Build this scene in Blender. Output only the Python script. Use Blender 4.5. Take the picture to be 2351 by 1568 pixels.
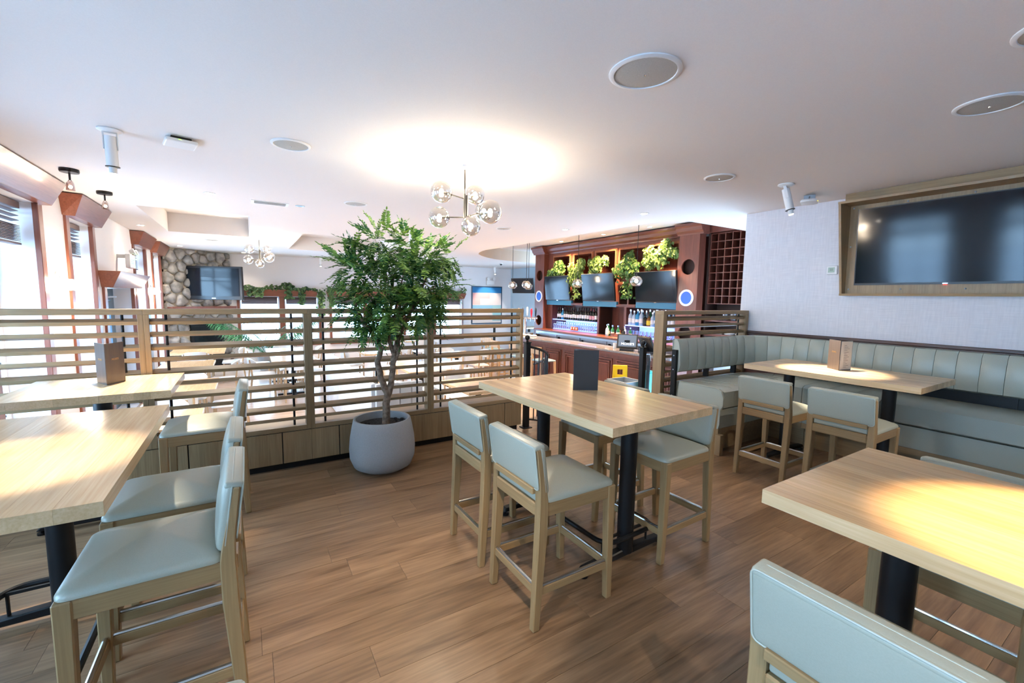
import bpy, bmesh, math, random
from mathutils import Vector, Matrix
from mathutils.geometry import tessellate_polygon
for o in list(bpy.data.objects): bpy.data.objects.remove(o)
SC = bpy.context.scene
COL = SC.collection
R = math.radians
# ------------------------------------------------------------------ camera
CAMZ = 1.52
cam_d = bpy.data.cameras.new('camera'); cam = bpy.data.objects.new('camera', cam_d); COL.objects.link(cam)
cam_d.sensor_width = 36.0; cam_d.lens = 15.2095; cam_d.clip_start = 0.05; cam_d.clip_end = 200
YAW, PITCH, ROLL = R(31.5674), R(5.8446), R(0.9152)
_f = Vector((math.sin(YAW)*math.cos(PITCH), math.cos(YAW)*math.cos(PITCH), -math.sin(PITCH)))
_r = Vector((math.cos(YAW), -math.sin(YAW), 0)); _u = _r.cross(_f)
_r2 = _r*math.cos(ROLL) + _u*math.sin(ROLL); _u2 = -_r*math.sin(ROLL) + _u*math.cos(ROLL)
m = Matrix((_r2, _u2, -_f)).transposed().to_4x4(); m.translation = (0, 0, CAMZ)
cam.matrix_world = m
SC.camera = cam
# ------------------------------------------------------------------ world, exposure
w = bpy.data.worlds.new('sky'); SC.world = w; w.use_nodes = True
_bg = w.node_tree.nodes['Background']
_bg.inputs['Color'].default_value = (0.44, 0.71, 1.0, 1)
_bg.inputs['Strength'].default_value = 8.0
SC.view_settings.view_transform = 'Standard'; SC.view_settings.look = 'None'
SC.view_settings.gamma = 1.0; SC.view_settings.use_curve_mapping = False
SC.view_settings.exposure = 1.23
SC.cycles.max_bounces = 5; SC.cycles.diffuse_bounces = 3; SC.cycles.glossy_bounces = 3; SC.cycles.transparent_max_bounces = 8
SC.cycles.use_adaptive_sampling = True; SC.cycles.adaptive_threshold = 0.06
SC.cycles.sample_clamp_indirect = 6.0
SC.cycles.caustics_reflective = False; SC.cycles.caustics_refractive = False
try: SC.cycles.use_denoising = True
except Exception: pass
WARM = (1.0, 0.78, 0.52); NEUT = (1.0, 0.86, 0.68)
E_SPOT, E_DOWN, E_PEND, E_GLOBE, E_SCONCE = 110.0, 30.0, 4.0, 11.0, 10.0

# ------------------------------------------------------------------ materials
MATS = {}
def mat(name, color, rough=0.5, metal=0.0, spec=0.5, emit=None, estr=0.0, alpha=None, coat=0.0):
    if name in MATS: return MATS[name]
    m = bpy.data.materials.new(name); m.use_nodes = True
    b = m.node_tree.nodes['Principled BSDF']
    b.inputs['Base Color'].default_value = (*color, 1); b.inputs['Roughness'].default_value = rough
    b.inputs['Metallic'].default_value = metal; b.inputs['Specular IOR Level'].default_value = spec
    if coat: b.inputs['Coat Weight'].default_value = coat; b.inputs['Coat Roughness'].default_value = 0.12
    if emit: b.inputs['Emission Color'].default_value = (*emit, 1); b.inputs['Emission Strength'].default_value = estr
    MATS[name] = m
    return m
def nodes(m): return m.node_tree.nodes, m.node_tree.links, m.node_tree.nodes['Principled BSDF']
def wood(name, c1, c2, axis='X', rough=0.4, spec=0.5, grain=9.0, rnd=0.12, bump=0.05, coat=0.0, figure=0.5, hue=0.0):
    """procedural timber: stretched noise along the grain axis, per-piece shift and tone"""
    if name in MATS: return MATS[name]
    m = mat(name, c1, rough, 0, spec, coat=coat); n, l, b = nodes(m)
    tc = n.new('ShaderNodeTexCoord'); oi = n.new('ShaderNodeObjectInfo')
    ad = n.new('ShaderNodeVectorMath'); ad.operation = 'ADD'
    sc_ = n.new('ShaderNodeVectorMath'); sc_.operation = 'SCALE'; sc_.inputs['Scale'].default_value = 37.0
    cmb = n.new('ShaderNodeCombineXYZ')
    for i in range(3): l.new(oi.outputs['Random'], cmb.inputs[i])
    l.new(cmb.outputs[0], sc_.inputs[0]); l.new(tc.outputs['Object'], ad.inputs[0]); l.new(sc_.outputs[0], ad.inputs[1])
    mp = n.new('ShaderNodeMapping'); l.new(ad.outputs[0], mp.inputs['Vector'])
    s = {'X': (0.9, grain, grain), 'Y': (grain, 0.9, grain), 'Z': (grain, grain, 0.9)}[axis]
    mp.inputs['Scale'].default_value = s
    n1 = n.new('ShaderNodeTexNoise'); n1.inputs['Scale'].default_value = 1.6; n1.inputs['Detail'].default_value = 5; n1.inputs['Distortion'].default_value = 0.6
    l.new(mp.outputs[0], n1.inputs['Vector'])
    mp2 = n.new('ShaderNodeMapping'); l.new(ad.outputs[0], mp2.inputs['Vector'])
    mp2.inputs['Scale'].default_value = tuple(v*5 if v > 1 else v*2.2 for v in s)
    n2 = n.new('ShaderNodeTexNoise'); n2.inputs['Scale'].default_value = 2.0; n2.inputs['Detail'].default_value = 3
    l.new(mp2.outputs[0], n2.inputs['Vector'])
    mx = n.new('ShaderNodeMix'); mx.data_type = 'FLOAT'; mx.inputs[0].default_value = 1-figure
    l.new(n1.outputs['Fac'], mx.inputs[2]); l.new(n2.outputs['Fac'], mx.inputs[3])
    cr = n.new('ShaderNodeValToRGB'); cr.color_ramp.elements[0].position = 0.33; cr.color_ramp.elements[1].position = 0.68
    cr.color_ramp.elements[0].color = (*c2, 1); cr.color_ramp.elements[1].color = (*c1, 1)
    l.new(mx.outputs[0], cr.inputs[0])
    hv = n.new('ShaderNodeHueSaturation'); l.new(cr.outputs[0], hv.inputs['Color'])
    mr = n.new('ShaderNodeMapRange'); mr.inputs['To Min'].default_value = 1-rnd; mr.inputs['To Max'].default_value = 1+rnd
    l.new(oi.outputs['Random'], mr.inputs['Value']); l.new(mr.outputs[0], hv.inputs['Value'])
    if hue:
        mh = n.new('ShaderNodeMapRange'); mh.inputs['To Min'].default_value = 0.5-hue; mh.inputs['To Max'].default_value = 0.5+hue
        sq = n.new('ShaderNodeMath'); sq.operation = 'FRACT'; mu = n.new('ShaderNodeMath'); mu.operation = 'MULTIPLY'; mu.inputs[1].default_value = 7.3
        l.new(oi.outputs['Random'], mu.inputs[0]); l.new(mu.outputs[0], sq.inputs[0]); l.new(sq.outputs[0], mh.inputs['Value']); l.new(mh.outputs[0], hv.inputs['Hue'])
    l.new(hv.outputs[0], b.inputs['Base Color'])
    if bump:
        bp = n.new('ShaderNodeBump'); bp.inputs['Strength'].default_value = bump; bp.inputs['Distance'].default_value = 0.002
        l.new(n2.outputs['Fac'], bp.inputs['Height']); l.new(bp.outputs[0], b.inputs['Normal'])
    return m
def speckle(name, c1, c2, scale, rough, bump=0.0, detail=3, lo=0.4, hi=0.6, spec=0.5):
    if name in MATS: return MATS[name]
    m = mat(name, c1, rough, 0, spec); n, l, b = nodes(m)
    tc = n.new('ShaderNodeTexCoord'); no = n.new('ShaderNodeTexNoise'); no.inputs['Scale'].default_value = scale; no.inputs['Detail'].default_value = detail
    l.new(tc.outputs['Object'], no.inputs['Vector'])
    cr = n.new('ShaderNodeValToRGB'); cr.color_ramp.elements[0].position = lo; cr.color_ramp.elements[1].position = hi
    cr.color_ramp.elements[0].color = (*c1, 1); cr.color_ramp.elements[1].color = (*c2, 1)
    l.new(no.outputs['Fac'], cr.inputs[0]); l.new(cr.outputs[0], b.inputs['Base Color'])
    if bump:
        bp = n.new('ShaderNodeBump'); bp.inputs['Strength'].default_value = bump; bp.inputs['Distance'].default_value = 0.01
        l.new(no.outputs['Fac'], bp.inputs['Height']); l.new(bp.outputs[0], b.inputs['Normal'])
    return m
def linen(name, c1, c2):
    if name in MATS: return MATS[name]
    m = mat(name, c1, 0.75, 0, 0.3); n, l, b = nodes(m)
    tc = n.new('ShaderNodeTexCoord'); outs = []
    for s in ((900, 60, 6), (60, 6, 260)):
        mp = n.new('ShaderNodeMapping'); mp.inputs['Scale'].default_value = (1, s[1], s[2]) if False else s
        l.new(tc.outputs['Object'], mp.inputs['Vector'])
        no = n.new('ShaderNodeTexNoise'); no.inputs['Scale'].default_value = 1.0; no.inputs['Detail'].default_value = 2
        l.new(mp.outputs[0], no.inputs['Vector']); outs.append(no)
    mx = n.new('ShaderNodeMix'); mx.data_type = 'FLOAT'; mx.inputs[0].default_value = 0.6
    l.new(outs[0].outputs['Fac'], mx.inputs[2]); l.new(outs[1].outputs['Fac'], mx.inputs[3])
    cr = n.new('ShaderNodeValToRGB'); cr.color_ramp.elements[0].position = 0.38; cr.color_ramp.elements[1].position = 0.62
    cr.color_ramp.elements[0].color = (*c2, 1); cr.color_ramp.elements[1].color = (*c1, 1)
    l.new(mx.outputs[0], cr.inputs[0]); l.new(cr.outputs[0], b.inputs['Base Color'])
    bp = n.new('ShaderNodeBump'); bp.inputs['Strength'].default_value = 0.15; bp.inputs['Distance'].default_value = 0.003
    l.new(mx.outputs[0], bp.inputs['Height']); l.new(bp.outputs[0], b.inputs['Normal'])
    return m
def thin_glass(name, tint, gloss=0.12, rough=0.02):
    if name in MATS: return MATS[name]
    m = bpy.data.materials.new(name); m.use_nodes = True; n, l = m.node_tree.nodes, m.node_tree.links
    n.clear(); out = n.new('ShaderNodeOutputMaterial'); mx = n.new('ShaderNodeMixShader')
    tr = n.new('ShaderNodeBsdfTransparent'); tr.inputs[0].default_value = (*tint, 1)
    gl = n.new('ShaderNodeBsdfGlossy'); gl.inputs['Roughness'].default_value = rough; gl.inputs['Color'].default_value = (1, 1, 1, 1)
    fr = n.new('ShaderNodeLayerWeight'); fr.inputs['Blend'].default_value = 0.35
    mr = n.new('ShaderNodeMapRange'); mr.inputs['To Min'].default_value = gloss*0.35; mr.inputs['To Max'].default_value = min(1, gloss*5)
    l.new(fr.outputs['Facing'], mr.inputs['Value']); l.new(mr.outputs[0], mx.inputs[0])
    l.new(tr.outputs[0], mx.inputs[1]); l.new(gl.outputs[0], mx.inputs[2]); l.new(mx.outputs[0], out.inputs[0])
    MATS[name] = m; return m
def leafmat(name, c1, c2, trans=0.25):
    if name in MATS: return MATS[name]
    m = mat(name, c1, 0.45, 0, 0.4); n, l, b = nodes(m)
    oi = n.new('ShaderNodeObjectInfo'); g = n.new('ShaderNodeNewGeometry')
    no = n.new('ShaderNodeTexNoise'); no.inputs['Scale'].default_value = 14.0
    tc = n.new('ShaderNodeTexCoord'); l.new(tc.outputs['Object'], no.inputs['Vector'])
    mxv = n.new('ShaderNodeMix'); mxv.data_type = 'FLOAT'; mxv.inputs[0].default_value = 0.55
    l.new(oi.outputs['Random'], mxv.inputs[2]); l.new(g.outputs['Random Per Island'], mxv.inputs[3])
    cr = n.new('ShaderNodeValToRGB'); cr.color_ramp.elements[0].color = (*c1, 1); cr.color_ramp.elements[1].color = (*c2, 1)
    cr.color_ramp.elements[0].position = 0.2; cr.color_ramp.elements[1].position = 0.85
    l.new(mxv.outputs[0], cr.inputs[0]); l.new(cr.outputs[0], b.inputs['Base Color'])
    tl = n.new('ShaderNodeBsdfTranslucent'); l.new(cr.outputs[0], tl.inputs[0])
    ms = n.new('ShaderNodeMixShader'); ms.inputs[0].default_value = trans
    out = n['Material Output']; l.new(b.outputs[0], ms.inputs[1]); l.new(tl.outputs[0], ms.inputs[2]); l.new(ms.outputs[0], out.inputs[0])
    return m
OAKSET = dict(rough=0.42, grain=14, rnd=0.10, bump=0.06)
M_FLOOR = wood('floor_oak', (0.375, 0.228, 0.126), (0.145, 0.080, 0.041), 'X', rough=0.33, grain=6, rnd=0.14, bump=0.15, figure=0.55)
M_FLOORGAP = mat('floor_gap', (0.02, 0.012, 0.008), 0.8)
M_LOWFLOOR = wood('lower_floor_oak', (0.62, 0.47, 0.38), (0.46, 0.32, 0.24), 'X', rough=0.22, grain=6, rnd=0.0)
M_TOP = wood('maple_block', (0.82, 0.585, 0.345), (0.65, 0.42, 0.215), 'Y', rough=0.24, grain=13, rnd=0.13, bump=0.02, coat=0.15, figure=0.45)
M_SLATX = wood('taupe_oak_x', (0.38, 0.262, 0.138), (0.245, 0.158, 0.080), 'X', **OAKSET)
M_SLATZ = wood('taupe_oak_z', (0.38, 0.262, 0.138), (0.245, 0.158, 0.080), 'Z', **OAKSET)
M_SLATY = wood('taupe_oak_y', (0.38, 0.262, 0.138), (0.245, 0.158, 0.080), 'Y', **OAKSET)
M_CHAIR = wood('stool_beech_z', (0.385, 0.255, 0.122), (0.27, 0.170, 0.078), 'Z', rough=0.4, grain=16, rnd=0.08)
M_CHAIRX = wood('stool_beech_x', (0.385, 0.255, 0.122), (0.27, 0.170, 0.078), 'X', rough=0.4, grain=16, rnd=0.08)
M_CHAIRY = wood('stool_beech_y', (0.385, 0.255, 0.122), (0.27, 0.170, 0.078), 'Y', rough=0.4, grain=16, rnd=0.08)
M_VINYL = speckle('seafoam_vinyl', (0.375, 0.385, 0.315), (0.39, 0.40, 0.33), 260, 0.34, bump=0.012)
M_BOOTH = speckle('sage_booth_vinyl', (0.43, 0.455, 0.385), (0.45, 0.475, 0.405), 260, 0.34, bump=0.012)
M_PIPE = mat('vinyl_piping', (0.42, 0.445, 0.385), 0.45)
M_BLACK = mat('black_steel', (0.007, 0.0075, 0.009), 0.42, 0.0, 0.35)
M_STEEL = mat('steel_footrail', (0.62, 0.60, 0.57), 0.25, 1.0)
M_BRONZE = mat('dark_bronze', (0.045, 0.042, 0.038), 0.4, 0.5)
M_WALL = mat('lavender_white_paint', (0.82, 0.80, 0.82), 0.7, 0, 0.3)
M_LINEN = linen('linen_wallpaper', (0.80, 0.775, 0.80), (0.70, 0.68, 0.71))
M_BLUEWALL = mat('pale_blue_paint', (0.52, 0.66, 0.76), 0.7, 0, 0.3)
M_CEIL = speckle('ceiling_paint', (0.83, 0.785, 0.76), (0.85, 0.805, 0.78), 180, 0.85, bump=0.02, spec=0.2)
M_CREAM = mat('cream_paint', (0.74, 0.62, 0.50), 0.8, 0, 0.2)  # doorway casing paint; on the recess riser it imitates warm light
M_WHITE = mat('white_enamel', (0.82, 0.82, 0.82), 0.4)
M_GREYGRILL = speckle('speaker_mesh', (0.40, 0.39, 0.36), (0.50, 0.49, 0.46), 400, 0.7)
M_MAHOG = wood('mahogany_z', (0.215, 0.068, 0.045), (0.11, 0.032, 0.022), 'Z', rough=0.36, grain=10, rnd=0.08, coat=0.1)
M_MAHOGY = wood('mahogany_y', (0.215, 0.068, 0.045), (0.11, 0.032, 0.022), 'Y', rough=0.36, grain=10, rnd=0.08, coat=0.1)
M_CHERRY = wood('cherry_casing', (0.27, 0.088, 0.052), (0.17, 0.05, 0.03), 'Z', rough=0.3, grain=9, rnd=0.08, coat=0.2)
M_BAY = wood('amber_cherry', (0.37, 0.135, 0.060), (0.25, 0.082, 0.038), 'Z', rough=0.3, grain=9, rnd=0.08, coat=0.2)  # casing cherry with warm grazing light mixed into the colour
M_CHERRYY = wood('cherry_casing_y', (0.27, 0.088, 0.052), (0.17, 0.05, 0.03), 'Y', rough=0.3, grain=9, rnd=0.08, coat=0.3)
M_CHERRYX = wood('cherry_casing_x', (0.27, 0.088, 0.052), (0.17, 0.05, 0.03), 'X', rough=0.3, grain=9, rnd=0.08, coat=0.2)
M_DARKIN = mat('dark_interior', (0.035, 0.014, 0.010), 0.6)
M_RAIL = wood('walnut_rail', (0.10, 0.042, 0.026), (0.055, 0.022, 0.014), 'Y', rough=0.35, grain=10, rnd=0.05)
M_SCREEN = mat('dark_screen', (0.008, 0.012, 0.018), 0.10, 0, 0.4)
M_BEZEL = mat('black_plastic', (0.016, 0.017, 0.02), 0.3)
M_CONC = speckle('grey_terrazzo_pot', (0.345, 0.355, 0.36), (0.41, 0.42, 0.425), 240, 0.7, bump=0.06, detail=4)
M_SOIL = speckle('dark_soil', (0.010, 0.010, 0.012), (0.05, 0.045, 0.045), 60, 0.9, bump=0.6)
M_BARK = speckle('tree_bark', (0.13, 0.085, 0.055), (0.27, 0.19, 0.135), 30, 0.8, bump=0.5, detail=6)
M_LEAF = leafmat('tree_leaf', (0.020, 0.10, 0.032), (0.24, 0.42, 0.075))
M_IVY = leafmat('ivy_leaf', (0.03, 0.11, 0.025), (0.25, 0.38, 0.11), 0.3)
M_IVYD = leafmat('ivy_leaf_deep', (0.012, 0.05, 0.022), (0.20, 0.33, 0.11), 0.25)
M_PALM = leafmat('palm_leaf', (0.015, 0.11, 0.04), (0.08, 0.27, 0.12), 0.3)
M_STONE = speckle('river_stone', (0.20, 0.195, 0.19), (0.37, 0.345, 0.32), 7, 0.8, bump=0.25, detail=7)
def stonemat():
    m = M_STONE; n, l, b = nodes(m)
    oi = n.new('ShaderNodeObjectInfo'); hv = n.new('ShaderNodeHueSaturation'); mr = n.new('ShaderNodeMapRange')
    mr.inputs['To Min'].default_value = 0.72; mr.inputs['To Max'].default_value = 1.35
    l.new(oi.outputs['Random'], mr.inputs['Value']); l.new(mr.outputs[0], hv.inputs['Value'])
    src = b.inputs['Base Color'].links[0].from_socket; l.new(src, hv.inputs['Color']); l.new(hv.outputs[0], b.inputs['Base Color'])
stonemat()
M_MORTAR = speckle('mortar', (0.40, 0.36, 0.29), (0.50, 0.46, 0.38), 40, 0.9, bump=0.3)
M_GLASS = thin_glass('window_glass', (0.96, 0.98, 1.0), 0.10)
M_BOTGLASS = thin_glass('clear_glass', (0.90, 0.94, 1.0), 0.30)
M_SMOKE = thin_glass('smoked_globe_glass', (0.82, 0.79, 0.76), 0.34, 0.01)
M_AMBER = thin_glass('bubble_glass', (0.98, 0.93, 0.88), 0.18, 0.01)
M_BULB = mat('lit_filament_bulb', (1, 0.9, 0.75), 0.5, emit=(1.0, 0.80, 0.52), estr=60)
M_LAMPLIT = mat('lit_lamp_face', (1, 1, 1), 0.5, emit=(1.0, 0.90, 0.76), estr=25)
M_SCONLIT = mat('lit_opal_glass', (1, 1, 1), 0.4, emit=(1.0, 0.88, 0.70), estr=9)
M_LED = mat('blue_lit_shelf', (0.5, 0.6, 1.0), 0.4, emit=(0.22, 0.36, 1.0), estr=0.75)
M_GRANITE = speckle('grey_granite', (0.10, 0.10, 0.11), (0.34, 0.34, 0.36), 120, 0.12, detail=8, lo=0.35, hi=0.65)
M_INOX = mat('brushed_steel', (0.45, 0.50, 0.56), 0.32, 0.9)
M_CHROME = mat('chrome', (0.75, 0.77, 0.80), 0.12, 1.0)
M_PAPER = mat('cream_paper', (0.78, 0.72, 0.62), 0.8)
M_MENU = mat('charcoal_menu_cover', (0.035, 0.034, 0.036), 0.45)
M_MENUB = wood('bronze_menu_cover', (0.115, 0.095, 0.085), (0.075, 0.06, 0.055), 'Z', rough=0.34, grain=20, rnd=0.0, bump=0.05)
M_GOLD = mat('gold_foil', (0.75, 0.47, 0.22), 0.35, 0.6)
M_SLATE = mat('slate_blue_door', (0.075, 0.125, 0.175), 0.4)
M_BLIND = mat('brown_blind', (0.17, 0.105, 0.09), 0.5)
M_SNOW = mat('snowy_ground', (0.80, 0.84, 0.90), 0.9)
M_TRUNKOUT = mat('winter_bark', (0.022, 0.032, 0.048), 0.9)
M_YELLOW = mat('yellow_plastic', (0.85, 0.52, 0.01), 0.4)
M_TEAL = mat('turquoise_plastic', (0.03, 0.42, 0.55), 0.4)
M_GREYBIN = mat('grey_plastic', (0.32, 0.37, 0.42), 0.45)
M_BLUEDISC = mat('royal_blue_disc', (0.015, 0.12, 0.62), 0.4)
M_OFFW = mat('white_leatherette', (0.78, 0.80, 0.82), 0.45)
M_DOAK = wood('dining_oak', (0.62, 0.45, 0.28), (0.45, 0.30, 0.17), 'Z', rough=0.4, grain=14, rnd=0.08)
M_TEALPANEL = mat('blue_lit_panel_board', (0.03, 0.19, 0.33), 0.4)

# ------------------------------------------------------------------ mesh helpers
class MB:
    def __init__(s): s.v = []; s.f = []
    def add(s, vs, fs):
        b = len(s.v); s.v += [tuple(v) for v in vs]; s.f += [tuple(i+b for i in f) for f in fs]; return s
    def box(s, x0, x1, y0, y1, z0, z1, M=None):
        vs = [Vector((x, y, z)) for z in (z0, z1) for y in (y0, y1) for x in (x0, x1)]
        if M is not None: vs = [M @ v for v in vs]
        return s.add(vs, [(0, 2, 3, 1), (4, 5, 7, 6), (0, 1, 5, 4), (2, 6, 7, 3), (0, 4, 6, 2), (1, 3, 7, 5)])
    def loft(s, rings, close=True, cap=True):
        n = len(rings[0]); b = len(s.v); fs = []
        for r in rings: s.v += [tuple(p) for p in r]
        for i in range(len(rings)-1):
            for j in range(n if close else n-1):
                k = (j+1) % n
                fs.append((b+i*n+j, b+i*n+k, b+(i+1)*n+k, b+(i+1)*n+j))
        if cap and close:
            fs.append(tuple(b+j for j in reversed(range(n)))); fs.append(tuple(b+(len(rings)-1)*n+j for j in range(n)))
        s.f += fs; return s
    def sect(s, secs):
        """rectangular sections: (cx, cy, z, wx, wy)"""
        return s.loft([[(cx-a/2, cy-b_/2, z), (cx+a/2, cy-b_/2, z), (cx+a/2, cy+b_/2, z), (cx-a/2, cy+b_/2, z)] for cx, cy, z, a, b_ in secs])
    def lathe(s, prof, n=20, c=(0, 0, 0), cap=True, M=None):
        rings = []
        for r, z in prof:
            rg = [Vector((math.cos(2*math.pi*j/n)*r, math.sin(2*math.pi*j/n)*r, z)) for j in range(n)]
            if M is not None: rg = [M @ p for p in rg]
            rings.append([(p[0]+c[0], p[1]+c[1], p[2]+c[2]) for p in rg])
        return s.loft(rings, cap=cap)
    def cyl(s, r, z0, z1, n=20, c=(0, 0, 0), r2=None, M=None): return s.lathe([(r, z0), (r if r2 is None else r2, z1)], n, c, M=M)
    def tube(s, pts, r, n=8, closed=False):
        pts = [Vector(p) for p in pts]; rings = []; up = Vector((0, 0, 1)); N = len(pts)
        rr = r if isinstance(r, (list, tuple)) else [r]*N
        prev = None
        for i, p in enumerate(pts):
            a = pts[(i-1) % N] if (closed or i > 0) else p; c = pts[(i+1) % N] if (closed or i < N-1) else p
            t = (c-a).normalized()
            if prev is None:
                u = t.cross(up)
                if u.length < 1e-3: u = t.cross(Vector((1, 0, 0)))
            else: u = prev - t*prev.dot(t)
            u.normalize(); prev = u; v = t.cross(u)
            rings.append([p + u*math.cos(2*math.pi*j/n)*rr[i] + v*math.sin(2*math.pi*j/n)*rr[i] for j in range(n)])
        if closed: rings.append(rings[0]); return s.loft(rings, cap=False)
        return s.loft(rings)
    def poly(s, pts, z0, z1, holes=()):
        """vertical prism of a polygon in XY with holes"""
        loops = [[Vector((p[0], p[1], 0)) for p in pts]] + [[Vector((p[0], p[1], 0)) for p in h] for h in holes]
        tris = tessellate_polygon(loops); flat = [p for lp in loops for p in lp]
        nb = len(flat)
        vs = [(p.x, p.y, z0) for p in flat] + [(p.x, p.y, z1) for p in flat]
        fs = [tuple(t) for t in tris] + [tuple(i+nb for i in reversed(t)) for t in tris]
        st = 0
        for lp in loops:
            k = len(lp)
            for j in range(k): fs.append((st+j, st+(j+1) % k, nb+st+(j+1) % k, nb+st+j))
            st += k
        return s.add(vs, fs)
    def sphere(s, r, c, n=16, m=10, sz=1.0):
        prof = [(max(1e-4, r*math.sin(math.pi*i/m)), -r*sz*math.cos(math.pi*i/m)) for i in range(m+1)]
        return s.lathe(prof, n, c, cap=False)
    def xform(s, M): s.v = [tuple(M @ Vector(v)) for v in s.v]; return s
    def mesh(s, name, material=None, smooth=False, bevel=0, seg=1):
        me = bpy.data.meshes.new(name); me.from_pydata(s.v, [], s.f); me.update()
        bm = bmesh.new(); bm.from_mesh(me); bmesh.ops.recalc_face_normals(bm, faces=bm.faces)
        if bevel:
            ed = [e for e in bm.edges if len(e.link_faces) == 2 and e.calc_face_angle(0) > 0.6]
            bmesh.ops.bevel(bm, geom=ed, offset=bevel, segments=seg, affect='EDGES', clamp_overlap=True, profile=0.5)
        if smooth:
            for f in bm.faces: f.smooth = True
            for e in bm.edges:
                if len(e.link_faces) == 2 and e.calc_face_angle(0) > 0.7: e.smooth = False
        bm.to_mesh(me); bm.free()
        if material: me.materials.append(material)
        return me
    def build(s, name, material, parent=None, smooth=False, bevel=0, seg=1, loc=None):
        return link(name, s.mesh(name, material, smooth, bevel, seg), parent, loc)
def link(name, me, parent=None, loc=None, rot=None):
    o = bpy.data.objects.new(name, me); COL.objects.link(o)
    if parent is not None: o.parent = parent
    if loc is not None: o.location = loc
    if rot is not None: o.rotation_euler = rot
    return o
def tag(o, label=None, cat=None, group=None, kind=None):
    if label: o['label'] = label
    if cat: o['category'] = cat
    if group: o['group'] = group
    if kind: o['kind'] = kind
    return o
def thing(name, label, cat, loc=(0, 0, 0), rz=0.0, group=None):
    o = bpy.data.objects.new(name, None); COL.objects.link(o); o.location = loc; o.rotation_euler = (0, 0, rz)
    o.empty_display_size = 0.1
    return tag(o, label, cat, group)
def struct(name, mb, material, **k):
    o = mb.build(name, material, **k); o['kind'] = 'structure'; return o
def kids(o): return [c for c in bpy.data.objects if c.parent == o]
def dup(root, loc, rz, label, group=None):
    r = root.copy(); COL.objects.link(r); r.location = loc; r.rotation_euler = (0, 0, rz); r['label'] = label
    if group: r['group'] = group
    for ch in root.children:
        c = ch.copy(); COL.objects.link(c); c.parent = r
        for g in ch.children:
            d = g.copy(); COL.objects.link(d); d.parent = c
    return r
def spot_light(name, loc, target, energy, size=50, blend=0.5, color=NEUT, radius=0.03, parent=None):
    d = bpy.data.lights.new(name, 'SPOT'); d.energy = energy; d.spot_size = R(size); d.spot_blend = blend; d.color = color; d.shadow_soft_size = radius
    o = bpy.data.objects.new(name, d); COL.objects.link(o)
    o.rotation_euler = (Vector(target)-Vector(loc)).to_track_quat('-Z', 'Y').to_euler(); o.location = loc
    if parent is not None:
        o.parent = parent; o.location = Vector(loc) - parent.location
    return o
def point_light(name, loc, energy, color=WARM, radius=0.03, parent=None):
    d = bpy.data.lights.new(name, 'POINT'); d.energy = energy; d.color = color; d.shadow_soft_size = radius
    o = bpy.data.objects.new(name, d); COL.objects.link(o); o.location = loc
    if parent is not None: o.parent = parent
    return o
def text(name, body, size, material, parent, M, extrude=0.0006, align='CENTER'):
    c = bpy.data.curves.new(name, 'FONT'); c.body = body; c.size = size; c.extrude = extrude; c.align_x = align; c.align_y = 'CENTER'
    tmp = bpy.data.objects.new(name, c); COL.objects.link(tmp)
    me = bpy.data.meshes.new_from_object(tmp.evaluated_get(bpy.context.evaluated_depsgraph_get())); bpy.data.objects.remove(tmp)
    o = bpy.data.objects.new(name, me); COL.objects.link(o); me.materials.clear(); me.materials.append(material)
    if parent is not None: o.parent = parent
    o.matrix_local = M; return o
ORD = 'first second third fourth fifth sixth seventh eighth ninth tenth eleventh twelfth thirteenth fourteenth fifteenth sixteenth seventeenth eighteenth nineteenth twentieth'.split()
def circ(cx, cy, r, n=28, a0=0): return [(cx+r*math.cos(a0+2*math.pi*i/n), cy+r*math.sin(a0+2*math.pi*i/n)) for i in range(n)]
# ================================================================== the setting
LW, RW, CZ, LZ, FY = -1.74, 5.50, 2.62, -0.54, 14.80
MX = Matrix(((0, 0, 1, 0), (1, 0, 0, 0), (0, 1, 0, 0), (0, 0, 0, 1)))   # (a,b,c) -> (c,a,b): polygon in (y,z), depth in x
MY = Matrix(((1, 0, 0, 0), (0, 0, 1, 0), (0, 1, 0, 0), (0, 0, 0, 1)))   # (a,b,c) -> (a,c,b): polygon in (x,z), depth in y
def rect(a0, a1, b0, b1): return [(a0, b0), (a1, b0), (a1, b1), (a0, b1)]
rng = random.Random(5)
# floors
fl = struct('floor', MB().box(LW, RW, -3.0, 4.46, LZ-0.1, -0.007), M_FLOORGAP)
struct('floor_back', MB().box(LW, RW, -3.0, -0.701, -0.007, 0.0), M_FLOOR)
PW, PL = 0.178, 1.22
plank_mesh = MB().box(-PL/2+.0007, PL/2-.0007, -PW/2+.0007, PW/2-.0007, -0.007, 0.0).mesh('plank', M_FLOOR)
row = 0; y = -0.70
while y < 4.45:
    x = LW - rng.uniform(0.0, PL); 
    yw = min(PW, 4.46-y)
    while x < RW-0.01:
        a, b = max(x, LW), min(x+PL, RW)
        if b-a > 0.02:
            if b-a > PL-1e-4 and yw == PW: link('plank', plank_mesh, fl, ((a+b)/2, y+PW/2, 0))
            else: MB().box(-(b-a)/2+.0007, (b-a)/2-.0007, -yw/2+.0007, yw/2-.0007, -0.007, 0).build('plank', M_FLOOR, fl, loc=((a+b)/2, y+yw/2, 0))
        x += PL
    y += PW; row += 1
struct('floor_lower', MB().box(LW, 9.3, 4.46, FY+.1, LZ-0.1, LZ), M_LOWFLOOR)
st = struct('floor_steps', MB().box(2.9, 4.9, 4.46, 4.80, LZ, -0.18), M_LOWFLOOR)
MB().box(2.9, 4.9, 4.80, 5.14, LZ, -0.36).build('step', M_LOWFLOOR, st)
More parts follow.
